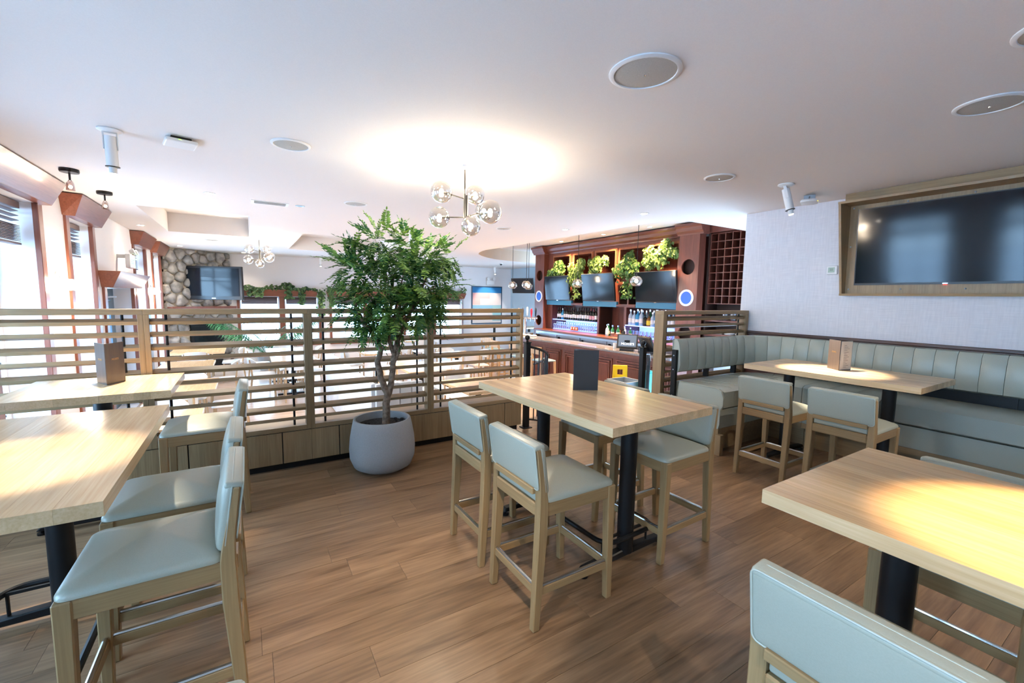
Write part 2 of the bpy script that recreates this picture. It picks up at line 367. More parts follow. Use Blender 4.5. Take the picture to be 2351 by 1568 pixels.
# ceiling with its raised recesses
bar_rec = [(5.05, 4.02), (8.6, 4.02), (8.6, 11.62), (7.97, 11.60), (7.28, 11.55), (6.9, 11.48), (6.55, 11.37), (6.2, 11.19), (5.8, 10.88), (5.46, 10.54), (5.2, 10.2), (5.04, 9.85), (4.93, 9.5), (4.88, 9.2), (4.90, 8.85), (4.95, 8.5)]
tray = rect(-1.16, 0.10, 7.42, 10.16); tray2 = rect(0.95, 3.1, 8.9, 12.2)
ce = struct('ceiling', MB().poly(rect(-2.2, 9.4, -3.2, 15.1), CZ, CZ+0.34, [bar_rec, tray, tray2]), M_CEIL)
struct('ceiling_upper', MB().box(-2.2, 9.4, -3.2, 15.1, CZ+0.34, CZ+0.42), M_CEIL)
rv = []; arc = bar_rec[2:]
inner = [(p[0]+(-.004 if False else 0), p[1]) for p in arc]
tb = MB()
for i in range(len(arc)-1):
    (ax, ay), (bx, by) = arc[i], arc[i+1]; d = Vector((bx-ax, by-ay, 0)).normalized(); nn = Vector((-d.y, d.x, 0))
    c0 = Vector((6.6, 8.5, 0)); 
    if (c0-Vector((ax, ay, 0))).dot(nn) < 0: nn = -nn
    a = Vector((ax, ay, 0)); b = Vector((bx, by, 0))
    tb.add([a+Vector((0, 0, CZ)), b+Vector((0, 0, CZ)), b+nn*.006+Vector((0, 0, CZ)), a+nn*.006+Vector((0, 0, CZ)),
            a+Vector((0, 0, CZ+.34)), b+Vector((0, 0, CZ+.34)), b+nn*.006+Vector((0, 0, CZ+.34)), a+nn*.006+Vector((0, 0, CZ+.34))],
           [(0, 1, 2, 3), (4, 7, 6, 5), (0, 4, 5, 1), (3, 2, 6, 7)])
struct('trim_1', tb, M_CREAM)  # band over the riser, warm light of the recess put into its colour
# left wall with deep window openings
WINS = [(-2.5, -1.3, 0.35), (-0.6, 0.6, 0.35), (1.2, 2.4, 0.35), (3.1, 4.2, 0.35), (5.10, 6.20, -.25), (7.08, 8.00, -.25), (10.58, 11.60, -.25), (12.45, 13.45, -.25)]
WTOP = 2.37
DOOR = (8.45, 10.27, 1.57)
holes = [rect(a, b, s, WTOP) for a, b, s in WINS] + [rect(DOOR[0], DOOR[1], LZ+0.001, DOOR[2])]
struct('wall_left', MB().poly(rect(-3.2, 15.1, LZ-.1, CZ), LW-0.40, LW, holes).xform(MX), M_WALL)
# right wall, its rail
struct('wall_right', MB().box(RW, RW+0.22, -3.2, 3.27, LZ, CZ), M_LINEN)
struct('trim_2', MB().box(RW-0.028, RW, -3.0, 3.27, 1.095, 1.115).box(RW-0.038, RW, -3.0, 3.27, 1.115, 1.145), M_RAIL, bevel=0.004)
struct('wall_dado', MB().box(RW-0.012, RW, -3.0, 3.27, 0.0, 1.095), M_MAHOGY)
struct('wall_back', MB().box(-2.2, RW+.3, -3.2, -3.0, LZ, CZ), M_WALL)
struct('wall_alcove', MB().box(RW+.22, 8.6, 3.10, 3.27, LZ, CZ), M_WALL)
struct('wall_bar', MB().box(8.05, 8.25, 3.27, 10.8, LZ, CZ+.34), M_WALL)
# far wall with window band
FW = [(-0.16, 0.86), (0.99, 1.94), (2.32, 3.30), (3.42, 4.40), (4.72, 5.72), (5.84, 6.86)]
FZ0, FZ1 = 0.02, 1.42
struct('wall_far', MB().poly(rect(-2.2, 9.4, LZ-.1, CZ), FY, FY+0.25, [rect(a, b, FZ0, FZ1) for a, b in FW]).xform(MY), M_WALL)
struct('wall_blue', MB().box(9.0, 9.2, 10.9, FY, LZ, CZ+.34), M_BLUEWALL)
# raised platform riser behind the divider
struct('wall_riser', MB().box(LW, 2.9, 4.44, 4.47, LZ, -0.007), M_WALL)

# windows on the left wall
def left_window(i, a, b, sill, far):
    wn = bpy.data.objects.new('window_%d' % i, None); COL.objects.link(wn); wn['kind'] = 'structure'
    gx = LW-0.33
    fr = MB().box(gx-.03, gx+.03, a, a+.05, sill, WTOP).box(gx-.03, gx+.03, b-.05, b, sill, WTOP)
    fr.box(gx-.03, gx+.03, a+.05, b-.05, sill, sill+.05).box(gx-.03, gx+.03, a+.05, b-.05, WTOP-.05, WTOP)
    fr.build('window_frame', M_WHITE, wn)
    mu = MB(); ym = (a+b)/2
    mu.box(gx-.012, gx+.012, ym-.012, ym+.012, sill+.05, WTOP-.05)
    for k in range(1, 5):
        z = sill+(WTOP-sill)*k/5; mu.box(gx-.011, gx+.011, a+.05, b-.05, z-.010, z+.010)
    mu.build('muntin', M_SLATE, wn)
    MB().box(gx-.004, gx+.004, a+.05, b-.05, sill+.05, WTOP-.05).build('pane', M_GLASS, wn)
    # cherry casing: two jamb boards proud of the wall
    for s, (p, q) in (('l', (a-.10, a+.012)), ('r', (b-.012, b+.10))):
        MB().box(LW-.02, LW+.025, p, q, LZ if far else .05, WTOP+.01).build('casing', M_CHERRY, wn, bevel=.004)
    MB().box(LW-.30, LW+.05, a-.1, b+.1, sill-.045, sill).build('window_sill', M_CHERRYY, wn, bevel=.004)
    # flared box valance
    y0, y1 = a-.16, b+.16
    pr = [(LW, y0+.03, WTOP), (LW+.10, y0+.07, WTOP), (LW+.10, y1-.07, WTOP), (LW, y1-.03, WTOP)]
    tp = [(LW, y0-.05, CZ-.012), (LW+.20, y0-.02, CZ-.012), (LW+.20, y1+.02, CZ-.012), (LW, y1+.05, CZ-.012)]
    MB().loft([pr, tp]).build('valance', M_CHERRYY, wn, bevel=.003)
    # gathered blind: head rail, stacked slats, cords
    MB().box(LW-.17, LW-.10, a+.02, b-.02, WTOP-.07, WTOP-.01).build('blind_head_rail', M_BLIND, wn)
    sl = MB().box(-.028, .028, -(b-a)/2+.03, (b-a)/2-.03, -.0022, .0022).mesh('blind_slat', M_BLIND)
    for k in range(14):
        o = link('blind_slat', sl, wn, (LW-.135, (a+b)/2, WTOP-.10-(.045*k if k < 3 else .135+.0145*(k-3)))); o.rotation_euler = (0, R(-12 if k < 3 else 4), 0)
    MB().box(LW-.165, LW-.105, a+.03, b-.03, WTOP-.42, WTOP-.40).build('blind_bottom_rail', M_BLIND, wn)
    d = bpy.data.lights.new('daylight_portal', 'AREA'); d.shape = 'RECTANGLE'; d.size = b-a; d.size_y = WTOP-sill; d.cycles.is_portal = True
    lo = bpy.data.objects.new('daylight_portal', d); COL.objects.link(lo); lo.location = (LW-.42, (a+b)/2, (sill+WTOP)/2)
    lo.rotation_euler = Vector((1, 0, 0)).to_track_quat('-Z', 'Z').to_euler()
for i, (a, b, s) in enumerate(WINS): left_window(i+1, a, b, s, i > 3)
# entrance door under its own valance
dn = bpy.data.objects.new('door_1', None); COL.objects.link(dn); dn['kind'] = 'structure'
for p, q in ((DOOR[0]-.12, DOOR[0]+.012), (DOOR[1]-.012, DOOR[1]+.12)): MB().box(LW-.02, LW+.03, p, q, LZ, DOOR[2]+.02).build('casing', M_CHERRY, dn, bevel=.004)
MB().loft([[(LW, 8.30, 1.57), (LW+.12, 8.34, 1.57), (LW+.12, 10.38, 1.57), (LW, 10.42, 1.57)], [(LW, 8.18, 1.80), (LW+.24, 8.22, 1.80), (LW+.24, 10.50, 1.80), (LW, 10.54, 1.80)]]).build('valance', M_CHERRYY, dn, bevel=.003)
MB().box(LW-.30, LW-.26, 8.47, 8.62, LZ, 1.56).box(LW-.30, LW-.26, 10.10, 10.26, LZ, 1.56).box(LW-.30, LW-.26, 8.62, 10.10, 1.36, 1.56).build('door_frame', M_SLATE, dn)
for p, q in ((8.63, 9.34), (9.38, 10.09)):
    lf = MB().box(LW-.30, LW-.25, p, p+.14, LZ+.01, 1.35).box(LW-.30, LW-.25, q-.14, q, LZ+.01, 1.35).box(LW-.30, LW-.25, p+.14, q-.14, LZ+.01, LZ+.3).box(LW-.30, LW-.25, p+.14, q-.14, 1.18, 1.35).box(LW-.30, LW-.25, p+.14, q-.14, .34, .46)
    leaf = lf.build('door_leaf', M_SLATE, dn)
    MB().box(LW-.28, LW-.27, p+.14, q-.14, LZ+.3, 1.18).build('pane', M_GLASS, leaf)
    MB().tube([(LW-.25, q-.07, .25), (LW-.19, q-.07, .25), (LW-.19, q-.07, .60), (LW-.25, q-.07, .60)], .012).build('pull_handle', M_CHROME, leaf)
MB().box(LW-.25, LW-.15, 9.0, 9.30, 1.36, 1.46).tube([(LW-.2, 9.3, 1.42), (LW-.1, 9.6, 1.42), (LW-.22, 9.85, 1.42)], .012).build('door_closer', M_INOX, dn)
# far windows
fwn = None
for i, (a, b) in enumerate(FW):
    wn = bpy.data.objects.new('window_%d' % (i+20), None); COL.objects.link(wn); wn['kind'] = 'structure'
    MB().box(a, a+.035, FY+.1, FY+.16, FZ0, FZ1).box(b-.035, b, FY+.1, FY+.16, FZ0, FZ1).box(a+.035, b-.035, FY+.1, FY+.16, FZ0, FZ0+.04).box(a+.035, b-.035, FY+.1, FY+.16, FZ1-.04, FZ1).build('window_frame', M_WHITE, wn)
    MB().box(a+.035, b-.035, FY+.125, FY+.133, FZ0+.04, FZ1-.04).build('pane', M_GLASS, wn)
    MB().box(a-.065, a+.008, FY-.03, FY+.01, FZ0-.05, FZ1+.02).build('casing', M_CHERRY, wn)
    MB().box(b-.008, b+.065, FY-.03, FY+.01, FZ0-.05, FZ1+.02).build('casing', M_CHERRY, wn)
    MB().box(a-.065, b+.065, FY-.06, FY+.01, FZ0-.09, FZ0-.05).build('window_sill', M_CHERRYX, wn)
    sl = MB().box(-(b-a)/2+.05, (b-a)/2-.05, -.024, .024, -.002, .002).mesh('blind_slat', M_BLIND)
    for k in range(8): link('blind_slat', sl, wn, ((a+b)/2, FY+.06, FZ1-.02-.026*k), (R(35), 0, 0))
    d = bpy.data.lights.new('daylight_portal', 'AREA'); d.shape = 'RECTANGLE'; d.size = b-a; d.size_y = FZ1-FZ0; d.cycles.is_portal = True
    lo = bpy.data.objects.new('daylight_portal', d); COL.objects.link(lo); lo.location = ((a+b)/2, FY+.27, (FZ0+FZ1)/2)
    lo.rotation_euler = Vector((0, -1, 0)).to_track_quat('-Z', 'Z').to_euler()
struct('ground', MB().box(-40, -2.15, -20, 60, LZ-.25, LZ-.15).box(-2.15, 30, FY+.26, 60, LZ-.25, LZ-.15), M_SNOW)
# bare trees outside the left windows
for i, (tx, ty, h, r, lb) in enumerate([(-4.2, 7.6, 5.5, .11, 'bare grey tree trunk outside the foremost window'), (-5.6, 10.6, 6.0, .15, 'bare grey tree outside, behind the second window'), (-7.5, 12.2, 6.5, .16, 'more distant bare tree seen through the window glass')]):
    tr = thing('bare_tree', lb, 'tree', (tx, ty, LZ-.15))
    MB().tube([(0, 0, 0), (.05, .03, h*.3), (-.03, .06, h*.6), (.04, 0, h)], [r, r*.85, r*.6, r*.2], 8).build('trunk', M_TRUNKOUT, tr, smooth=True)
    for k in range(9):
        z0 = h*(.3+.07*k); an = k*2.4; L = 1.3*(1-.06*k)
        MB().tube([(0, 0, z0), (math.cos(an)*L*.5, math.sin(an)*L*.5, z0+.4), (math.cos(an)*L, math.sin(an)*L, z0+.95)], [r*.4, r*.25, r*.06], 5).build('branch', M_TRUNKOUT, tr)
# ================================================================== furniture
def rrect(w, d, r, n=5):
    pts = []
    for cx, cy, a0 in ((w/2-r, d/2-r, 0), (-w/2+r, d/2-r, 90), (-w/2+r, -d/2+r, 180), (w/2-r, -d/2+r, 270)):
        for k in range(n+1):
            a = R(a0+90*k/n); pts.append((cx+r*math.cos(a), cy+r*math.sin(a)))
    return pts
def pad(w, d, h, crown, r=0.03, inset=0.012):
    """upholstered pad in XY, edge height h, domed by crown"""
    rings = []
    for t, z in ((-0.6, 0), (0, 0.004), (0, h*0.4), (-inset*.25, h*.68), (-inset*.7, h*.88), (-inset*1.4, h)):
        ww, dd = w+2*t*(inset if t == -0.6 else 1), d+2*t*(inset if t == -0.6 else 1)
        rings.append([(x, y, z) for x, y in rrect(ww, dd, max(.004, min(r, ww/2-.001, dd/2-.001)))])
    for k in (0.85, 0.6, 0.3, 0.06):
        z = h+crown*(1-k**2.2); rings.append([(x*k*(1-2.8*inset/w), y*k*(1-2.8*inset/d), z) for x, y in rrect(w, d, r)])
    return MB().loft(rings)
def piping(w, h, r=.028, t=.0045, n=6):
    pts = [(x, 0, y) for x, y in rrect(w, h, r, 4)]
    return MB().tube(pts, t, n, closed=True)
def make_stool():
    t = thing('counter_stool', '', 'stool')
    for s in (-1, 1):
        MB().sect([(s*.193, .222, 0, .034, .036), (s*.193, .217, .2, .038, .040), (s*.193, .212, .56, .045, .046), (s*.193, .212, .602, .045, .046)]).build('leg', M_CHAIR, t, bevel=.004)
        MB().sect([(s*.193, -.227, 0, .034, .036), (s*.193, -.217, .2, .038, .042), (s*.193, -.203, .45, .043, .050), (s*.193, -.200, .60, .043, .048), (s*.193, -.205, .665, .043, .040), (s*.193, -.213, .72, .043, .034), (s*.1925, -.236, .858, .043, .022)]).build('leg', M_CHAIR, t, bevel=.004)
        MB().box(s*.196-.014, s*.196+.014, -.18, .192, .540, .602).build('apron', M_CHAIRY, t, bevel=.002)
        st = MB().box(s*.193-.012, s*.193+.012, -.20, .20, .165, .203).build('stretcher', M_CHAIRY, t, bevel=.002)
        MB().tube([(s*.193, -.198, .206), (s*.193, .20, .206)], .0085, 8).build('foot_rail', M_STEEL, st, smooth=True)
    MB().box(-.172, .172, .200, .228, .540, .602).build('apron', M_CHAIRX, t, bevel=.002)
    MB().box(-.172, .172, -.228, -.190, .540, .601).build('apron', M_CHAIRX, t, bevel=.006)
    for yy in (-.217, .217):
        st = MB().box(-.176, .176, yy-.012, yy+.012, .165, .203).build('stretcher', M_CHAIRX, t, bevel=.002)
        MB().tube([(-.175, yy, .206), (.175, yy, .206)], .0085, 8).build('foot_rail', M_STEEL, st, smooth=True)
    MB().box(-.172, .172, -.240, -.200, .642, .672).build('back_rail', M_CHAIRX, t, bevel=.003)
    c = pad(.424, .425, .034, .040, r=.035, inset=.020)
    c.xform(Matrix.Translation((0, .022, .600))).build('seat', M_VINYL, t, smooth=True)
    lp = pad(.338, .040, .014, .008, r=.006, inset=.004); lp.xform(Matrix.Translation((0, -.202, .622)) @ Matrix.Rotation(R(90), 4, 'X')).build('lower_pad', M_VINYL, t, smooth=True)
    lean = Matrix.Translation((0, -.222, .772)) @ Matrix.Rotation(R(8), 4, 'X')
    fp = pad(.424, .248, .032, .014, r=.03, inset=.014)
    fp.xform(lean @ Matrix.Translation((0, .008, -.021)) @ Matrix.Rotation(R(-90), 4, 'X')).build('backrest', M_VINYL, t, smooth=True)
    bp = pad(.414, .203, .010, .003, r=.018, inset=.006)
    b = bp.xform(lean @ Matrix.Translation((0, -.012, 0)) @ Matrix.Rotation(R(90), 4, 'X')).build('back_panel', M_VINYL, t, smooth=True)
    piping(.414, .203, .018, .0032).xform(lean @ Matrix.Translation((0, -.020, 0))).build('piping', M_PIPE, b, smooth=True)
    pf = [ch for ch in t.children if ch.name.startswith('backrest')][0]
    piping(.424, .248, .03, .003).xform(lean @ Matrix.Translation((0, .012, -.021))).build('piping', M_PIPE, pf, smooth=True)
    MB().box(-.209, .209, -.0225, .036, .080, .1045).xform(lean).build('top_roll', M_VINYL, t, bevel=.010, seg=3, smooth=True)
    return t
G_ST = 'seafoam vinyl counter stools'
stool = make_stool()
STOOLS = [((1.297, 1.70, 0), -90, 'counter stool in front of the middle table, its back nearest the camera'),
          ((1.305, 2.245, 0), -90, 'counter stool at the middle table beside the tree pot'),
          ((2.200, 1.755, 0), 92, 'counter stool at the near right corner of the middle table'),
          ((2.205, 2.30, 0), 90, 'counter stool mostly hidden behind the middle table, only its seat front showing'),
          ((3.885, 1.925, 0), -90, 'counter stool at the booth table nearest the bar'),
          ((3.885, 1.375, 0), -90, 'counter stool at the booth table, nearer the big wall television'),
          ((-0.288, 1.91, 0), 90, 'large foreground counter stool at the left table showing its whole seat'),
          ((-0.295, 2.44, 0), 90, 'counter stool tucked behind the foremost stool at the left table'),
          ((-0.268, 3.60, 0), 90, 'counter stool at the small square table against the slatted divider'),
          ((1.290, 0.335, 0), -90, 'counter stool cut by the lower right corner, back turned to us'),
          ((2.205, 0.395, 0), 90, 'counter stool on the far side of the lower right table'),
          ((-0.285, 0.60, 0), 90, 'stool backrest tip poking in at the bottom edge')]
for i, (loc, rz, lb) in enumerate(STOOLS):
    if i == 0: stool.location = loc; stool.rotation_euler = (0, 0, R(rz)); tag(stool, lb, 'stool', G_ST)
    else: dup(stool, loc, R(rz), lb, G_ST)

TZ, TT = 0.912, 0.046
def make_table(label, cx, cy, w, d, rz, nst, posts, seedv, ring=True):
    t = thing('counter_table', label, 'table', (cx, cy, 0), rz, 'butcher block counter tables')
    rg = random.Random(seedv)
    tp = MB().box(-w/2+.03, w/2-.03, -d/2+.03, d/2-.03, TZ-TT+.002, TZ-TT+.010).build('tabletop', M_TOP, t)
    ws = [rg.uniform(.75, 1.3) for _ in range(nst)]; tot = sum(ws); x = -w/2
    for k in range(nst):
        sw = w*ws[k]/tot
        MB().box(-sw/2+.0001, sw/2-.0001, -d/2, d/2, -TT/2, TT/2).build('stave', M_TOP, tp, bevel=.0004, loc=(x+sw/2, 0, TZ-TT/2)); x += sw
    for py in posts:
        MB().cyl(.047, .05, TZ-TT-.008, 24, (0, py, 0)).build('column', M_BLACK, t, smooth=True)
        MB().box(-w*.36, w*.36, py-.035, py+.035, TZ-TT-.012, TZ-TT).build('top_plate', M_BLACK, t)
        bs = MB().sect([(0, py, .028, .70, .055), (0, py, .055, .66, .05), (0, py, .070, .12, .05)]).build('foot_bar', M_BLACK, t, bevel=.006)
        for s in (-1, 1): MB().cyl(.026, 0, .012, 14, (s*.325, py, 0)).cyl(.010, .012, .03, 8, (s*.325, py, 0)).build('leveling_foot', M_BLACK, bs)
    if ring and len(posts) == 2:
        L = rrect(.42, posts[1]-posts[0]+.10, .09, 6)
        rgm = MB().tube([(x, y+(posts[0]+posts[1])/2, .165) for x, y in L], .014, 8, closed=True).build('foot_ring', M_BLACK, t, smooth=True)
        for py in posts:
            for s in (-1, 1): MB().cyl(.007, .05, .165, 8, (s*.185, py, 0)).build('ring_strut', M_BLACK, rgm)
        for py in posts: MB().box(-.2, .2, py-.006, py+.006, .158, .172).build('ring_brace', M_BLACK, rgm)
    for s in (-1, 1):
        MB().add([(s*.2, posts[0]-.02, TZ-TT-.012), (s*.2, posts[0]-.1, TZ-TT-.012), (s*.2, posts[0]-.02, TZ-TT-.05), (s*.2+.006, posts[0]-.02, TZ-TT-.012), (s*.2+.006, posts[0]-.1, TZ-TT-.012), (s*.2+.006, posts[0]-.02, TZ-TT-.05)],
                 [(0, 1, 2), (3, 5, 4), (0, 3, 4, 1), (1, 4, 5, 2), (2, 5, 3, 0)]).build('gusset', M_BLACK, t)
    return t
make_table('butcher block counter table in the middle with a closed charcoal menu', 1.832, 2.10, .81, 1.295, R(2.0), 17, (-.40, .40), 1)
make_table('butcher block counter table in the lower right corner, lit by a warm spot', 1.815, .075, .81, 1.295, 0, 17, (-.40, .40), 2)
make_table('long butcher block table in front of the curved booth', 4.52, 1.725, .78, 1.31, 0, 17, (-.36, .42), 3, False)
make_table('butcher block table at the left edge with two stools tucked in', -.777, 2.287, .80, 1.29, 0, 9, (-.42, .42), 4)
make_table('small square butcher block table against the slatted divider', -.815, 3.71, .79, .71, 0, 9, (0.0,), 5)

def menu(label, loc, rz, ang, cover, logo=True, paper=False, h=.268, w=.165, flip=False):
    """standing folder: two covers hinged on the local z axis"""
    t = thing('menu_folder', label, 'menu', loc, rz, 'standing menu folders')
    for i, a in enumerate((0.0, ang)):
        M = Matrix.Rotation(a, 4, 'Z')
        c = MB().box(0, w, -.002, .002, 0, h).xform(M).build('cover', cover, t)
        sgn = (1 if ang > 0 else -1)*(1 if i == 0 else -1)
        if paper and i == 1: sgn = -sgn
        MB().box(.006, w-.006, min(sgn*.0022, sgn*.0038), max(sgn*.0022, sgn*.0038), .006, h-.006).xform(M).build('paper', M_PAPER, c)
        if paper and i == 1:
            for k in range(14):
                MB().box(.05, .05+.03+.05*((k*7) % 5)/5, sgn*.0046 if sgn < 0 else .0039, sgn*.0039 if sgn < 0 else .0046, h-.045-k*.015, h-.0425-k*.015).xform(M).build('text_line', M_BLIND, c)
        if logo and not (paper and i == 1):
            text('lettering', 'MOXIES', .018, M_GOLD, c, M @ Matrix.Translation((w*.5, -sgn*.0024, h*.60)) @ Matrix.Rotation(R(90), 4, 'X') @ Matrix.Rotation(R(0 if sgn > 0 else 180), 4, 'Y'))
    return t
menu('closed charcoal menu standing on the middle table', (1.975, 2.115, TZ), R(149), R(-24), M_MENU, logo=False)
menu('bronze menu standing open on the small square table', (-.785, 3.705, TZ), R(118), R(-50), M_MENUB)
menu('bronze menu with cream inside page standing on the booth table', (4.505, 1.735, TZ), R(52), R(-62), M_MENUB, paper=True)
menu('bronze menu cut by the left edge on the left table', (-.83, 2.245, TZ), R(95), R(62), M_MENUB)

# ------------------------------------------------------------------ slatted dividers
def slat_panel(root, x0, x1, y0, z0, z1, nsl=10, fw=.034, dep=.10, rods=True, outer=None, zmin=None):
    """one framed bay between x0 and x1; all in local coordinates of root"""
    p = MB().box(x0, x1, y0, y0+dep, z1-.042, z1).build('top_rail', M_SLATX, root, bevel=.002)
    MB().box(x0+fw, x1-fw, y0, y0+dep, z0, z0+.038).build('bottom_rail', M_SLATX, root, bevel=.002)
    for a in (x0, x1-fw): MB().box(a, a+fw, y0, y0+dep, z0, z1-.042).build('post', M_SLATZ, root, bevel=.002)
    n = nsl; lo, hi = z0+.038, z1-.042; sp = (hi-lo)/(n+.15)
    L = x1-x0-2*fw-.002
    sm = MB().box(-L/2, L/2, -.038, .038, -.0135, .0135).mesh('slat', M_SLATX, bevel=.0015)
    for k in range(n):
        z = hi-sp*(k+.55)
        o = link('slat', sm, root, ((x0+x1)/2, y0+dep/2, z), (R(15 if k % 2 == 0 else -15), 0, 0))
    if rods:
        for a in (x0+.125, x1-.125): MB().cyl(.0095, lo, hi, 10, (a, y0+dep/2, 0)).build('rod', M_BLACK, root, smooth=True)
DV = thing('slatted_divider', 'long slatted wood divider on low cabinets between the tables and the lower dining room', 'divider', (0, 4.09, 0))
for a, b in ((-1.735, -.645), (-.645, .447), (.447, 1.558), (1.558, 2.66)): slat_panel(DV, a, b, 0, .34, 1.392)
MB().box(-1.735, 2.64, .008, .36, .075, .338).build('cabinet_body', M_BLACK, DV)
MB().box(-1.735, 2.66, .101, .36, .3385, .352).box(-1.735, 2.66, 0, .101, .3385, .3398).build('cabinet_top', M_SLATX, DV)
MB().box(-1.735, 2.62, .04, .34, 0, .075).build('toe_kick', M_BLACK, DV)
gaps = [-1.735, -1.08, -.43, .22, .45, .68, 1.33, 1.98, 2.43, 2.655]
for a, b in zip(gaps[:-1], gaps[1:]):
    g0 = .0006 if abs(a-.45) < .01 else .004; g1 = .0006 if abs(b-.45) < .01 else .004
    MB().box(a+g0, b-g1, -.002, .018, .062, .333).build('cabinet_door', M_SLATZ, DV, bevel=.0012)
MB().box(2.637, 2.66, .018, .36, .062, .338).build('end_panel', M_SLATZ, DV)
DR = thing('slatted_divider', 'short slatted wood divider standing behind the booth, in front of the bar', 'divider', (0, 3.145, 0))
slat_panel(DR, 3.86, 5.485, 0, .02, 1.398, 15, fw=.055, dep=.12)

# ------------------------------------------------------------------ curved booth
BO = thing('booth_bench', 'curved grey-green booth bench with channelled back along the wall', 'booth', (0, 0, 0))
def path_pts(off, step=.05):
    """plan path of the bench back front face, shifted inwards by off: along +x then round the corner and along -y"""
    yb, xb, rc = 2.985, 5.43, .42
    pts = []; x = 3.90
    cx, cy = xb-rc, yb-rc
    r = rc-off
    nst = int((cx-3.90)/step)
    for k in range(nst): pts.append((3.90+(cx-3.90)*k/nst, yb-off, (0, -1)))
    for k in range(17):
        a = R(90-90*k/16); pts.append((cx+r*math.cos(a), cy+r*math.sin(a), (-math.cos(a), -math.sin(a))))
    L = cy+1.2; nst = int(L/step)
    for k in range(1, nst+1): pts.append((xb-off, cy-L*k/nst, (-1, 0)))
    return pts
bp = path_pts(0.0, .02)
def arclen(p):
    s = [0]
    for a, b in zip(p[:-1], p[1:]): s.append(s[-1]+math.hypot(b[0]-a[0], b[1]-a[1]))
    return s
S = arclen(bp)
def at(s):
    for i in range(len(S)-1):
        if S[i+1] >= s:
            t = (s-S[i])/max(1e-9, S[i+1]-S[i]); a, b = bp[i], bp[i+1]
            n = Vector((a[2][0]*(1-t)+b[2][0]*t, a[2][1]*(1-t)+b[2][1]*t, 0)).normalized()
            return Vector((a[0]*(1-t)+b[0]*t, a[1]*(1-t)+b[1]*t, 0)), n
    return Vector((bp[-1][0], bp[-1][1], 0)), Vector((*bp[-1][2], 0))
def channel(s0, s1, prof, bulge, name, m_, parent, n=6):
    """upholstered channel: vertical profile (outward d, z) swept from s0 to s1 with a soft bulge"""
    rings = []
    for k in range(n+1):
        t = k/n; p, nn = at(s0+(s1-s0)*t); e = bulge*(1-abs(2*t-1)**4)
        rings.append([p+nn*(d+(e if f else 0))+Vector((0, 0, z)) for d, z, f in prof])
    return MB().loft(rings).build(name, m_, parent, smooth=True)
BACKP = [(-.05, .75, 0), (.0, .745, 0), (.035, .765, 1), (.052, .83, 1), (.040, .98, 1), (.022, 1.07, 1), (.0, 1.098, 1), (-.03, 1.105, 0), (-.05, 1.09, 0)]
s = 0.0; cw = .150; i = 0
bk = bpy.data.objects.new('backrest', None); COL.objects.link(bk); bk.parent = BO
while s+cw*.5 < S[-1]:
    channel(s+.0015, min(s+cw, S[-1])-.0015, BACKP, .009, 'channel', M_BOOTH, bk)
    s += cw; i += 1
SEATP = [(-.02, .46, 0), (.52, .46, 0), (.545, .475, 1), (.555, .56, 1), (.545, .63, 1), (.50, .655, 1), (.30, .662, 1), (.0, .655, 1), (-.02, .645, 0)]
cuts = [0.03, .52, 1.02, 1.60, 2.15, 2.80, S[-1]]
for a, b in zip(cuts[:-1], cuts[1:]):
    q = channel(a+.003, b-.003, [(min(d, .545), z, f) for d, z, f in SEATP], .004, 'seat_cushion', M_BOOTH, BO, n=24)
    LOW = [(.40, .255, 0), (.500, .255, 0), (.512, .30, 1), (.512, .45, 1), (.40, .45, 0)]
    channel(a+.003, b-.003, LOW, .003, 'lower_cushion', M_BOOTH, BO, n=24)
    channel(a+.002, b-.002, [(.10, .0, 0), (.43, .0, 0), (.43, .20, 0), (.10, .20, 0)], 0, 'plinth', M_SLATY, BO, n=24)
    channel(a+.001, b-.001, [(.02, .20, 0), (.505, .20, 0), (.505, .254, 0), (.02, .254, 0)], 0, 'base_board', M_SLATY, BO, n=24)
    # stitched seams across the seat
    for f in (.34, .67):
        p, nn = at(a+(b-a)*f)
        MB().tube([p+nn*.06+Vector((0, 0, .663)), p+nn*.30+Vector((0, 0, .667)), p+nn*.50+Vector((0, 0, .660)), p+nn*.552+Vector((0, 0, .62)), p+nn*.560+Vector((0, 0, .50))], .0022, 5).build('seam', M_PIPE, BO)
# rounded end panels with piping at the open end of the bench
pe, ne = at(.03)
for xo, nm, mm in ((0, 'end_pad', M_BOOTH),):
    pr = [(.03, .46), (.50, .44), (.535, .455), (.558, .50), (.56, .58), (.535, .64), (.48, .664), (.05, .662)]
    rg0 = [Vector((3.925, 2.985-d, z)) for d, z in pr]; rg1 = [Vector((3.895, 2.985-d, z)) for d, z in pr]
    MB().loft([rg0, rg1]).build('end_pad', M_BOOTH, BO, bevel=.008, seg=2)
    MB().tube([(3.894, 2.985-d, z) for d, z in pr], .005, 6, closed=True).build('piping', M_PIPE, BO, smooth=True)
    pb = [(d, z) for d, z, f in BACKP]
    MB().tube([(3.897, 2.985-d, z) for d, z in pb], .005, 6, closed=True).build('piping', M_PIPE, BO, smooth=True)
MB().box(3.90, 3.955, 2.43, 2.50, 0, .205).build('corner_block', M_SLATZ, BO, bevel=.002)
MB().box(3.92, 4.05, 2.50, 2.92, .0, .199).build('end_board', M_SLATY, BO)
for x in (3.865, 4.42, 4.95):
    MB().box(x, x+.035, 2.965, 3.02, .30 if x < 3.9 else .66, .99 if x < 3.9 else .78).build('back_bracket', M_BLACK, BO, bevel=.002)
for z in (.93, .78, .5, .36): MB().cyl(.007, 0, .003, 10, M=Matrix.Translation((3.865, 2.992, z)) @ Matrix.Rotation(R(-90), 4, 'Y')).build('bolt', M_INOX, BO)
for yv in (2.2, 1.5, .8, .1): MB().box(5.42, 5.48, yv, yv+.05, .66, .80).build('back_bracket', M_BLACK, BO)
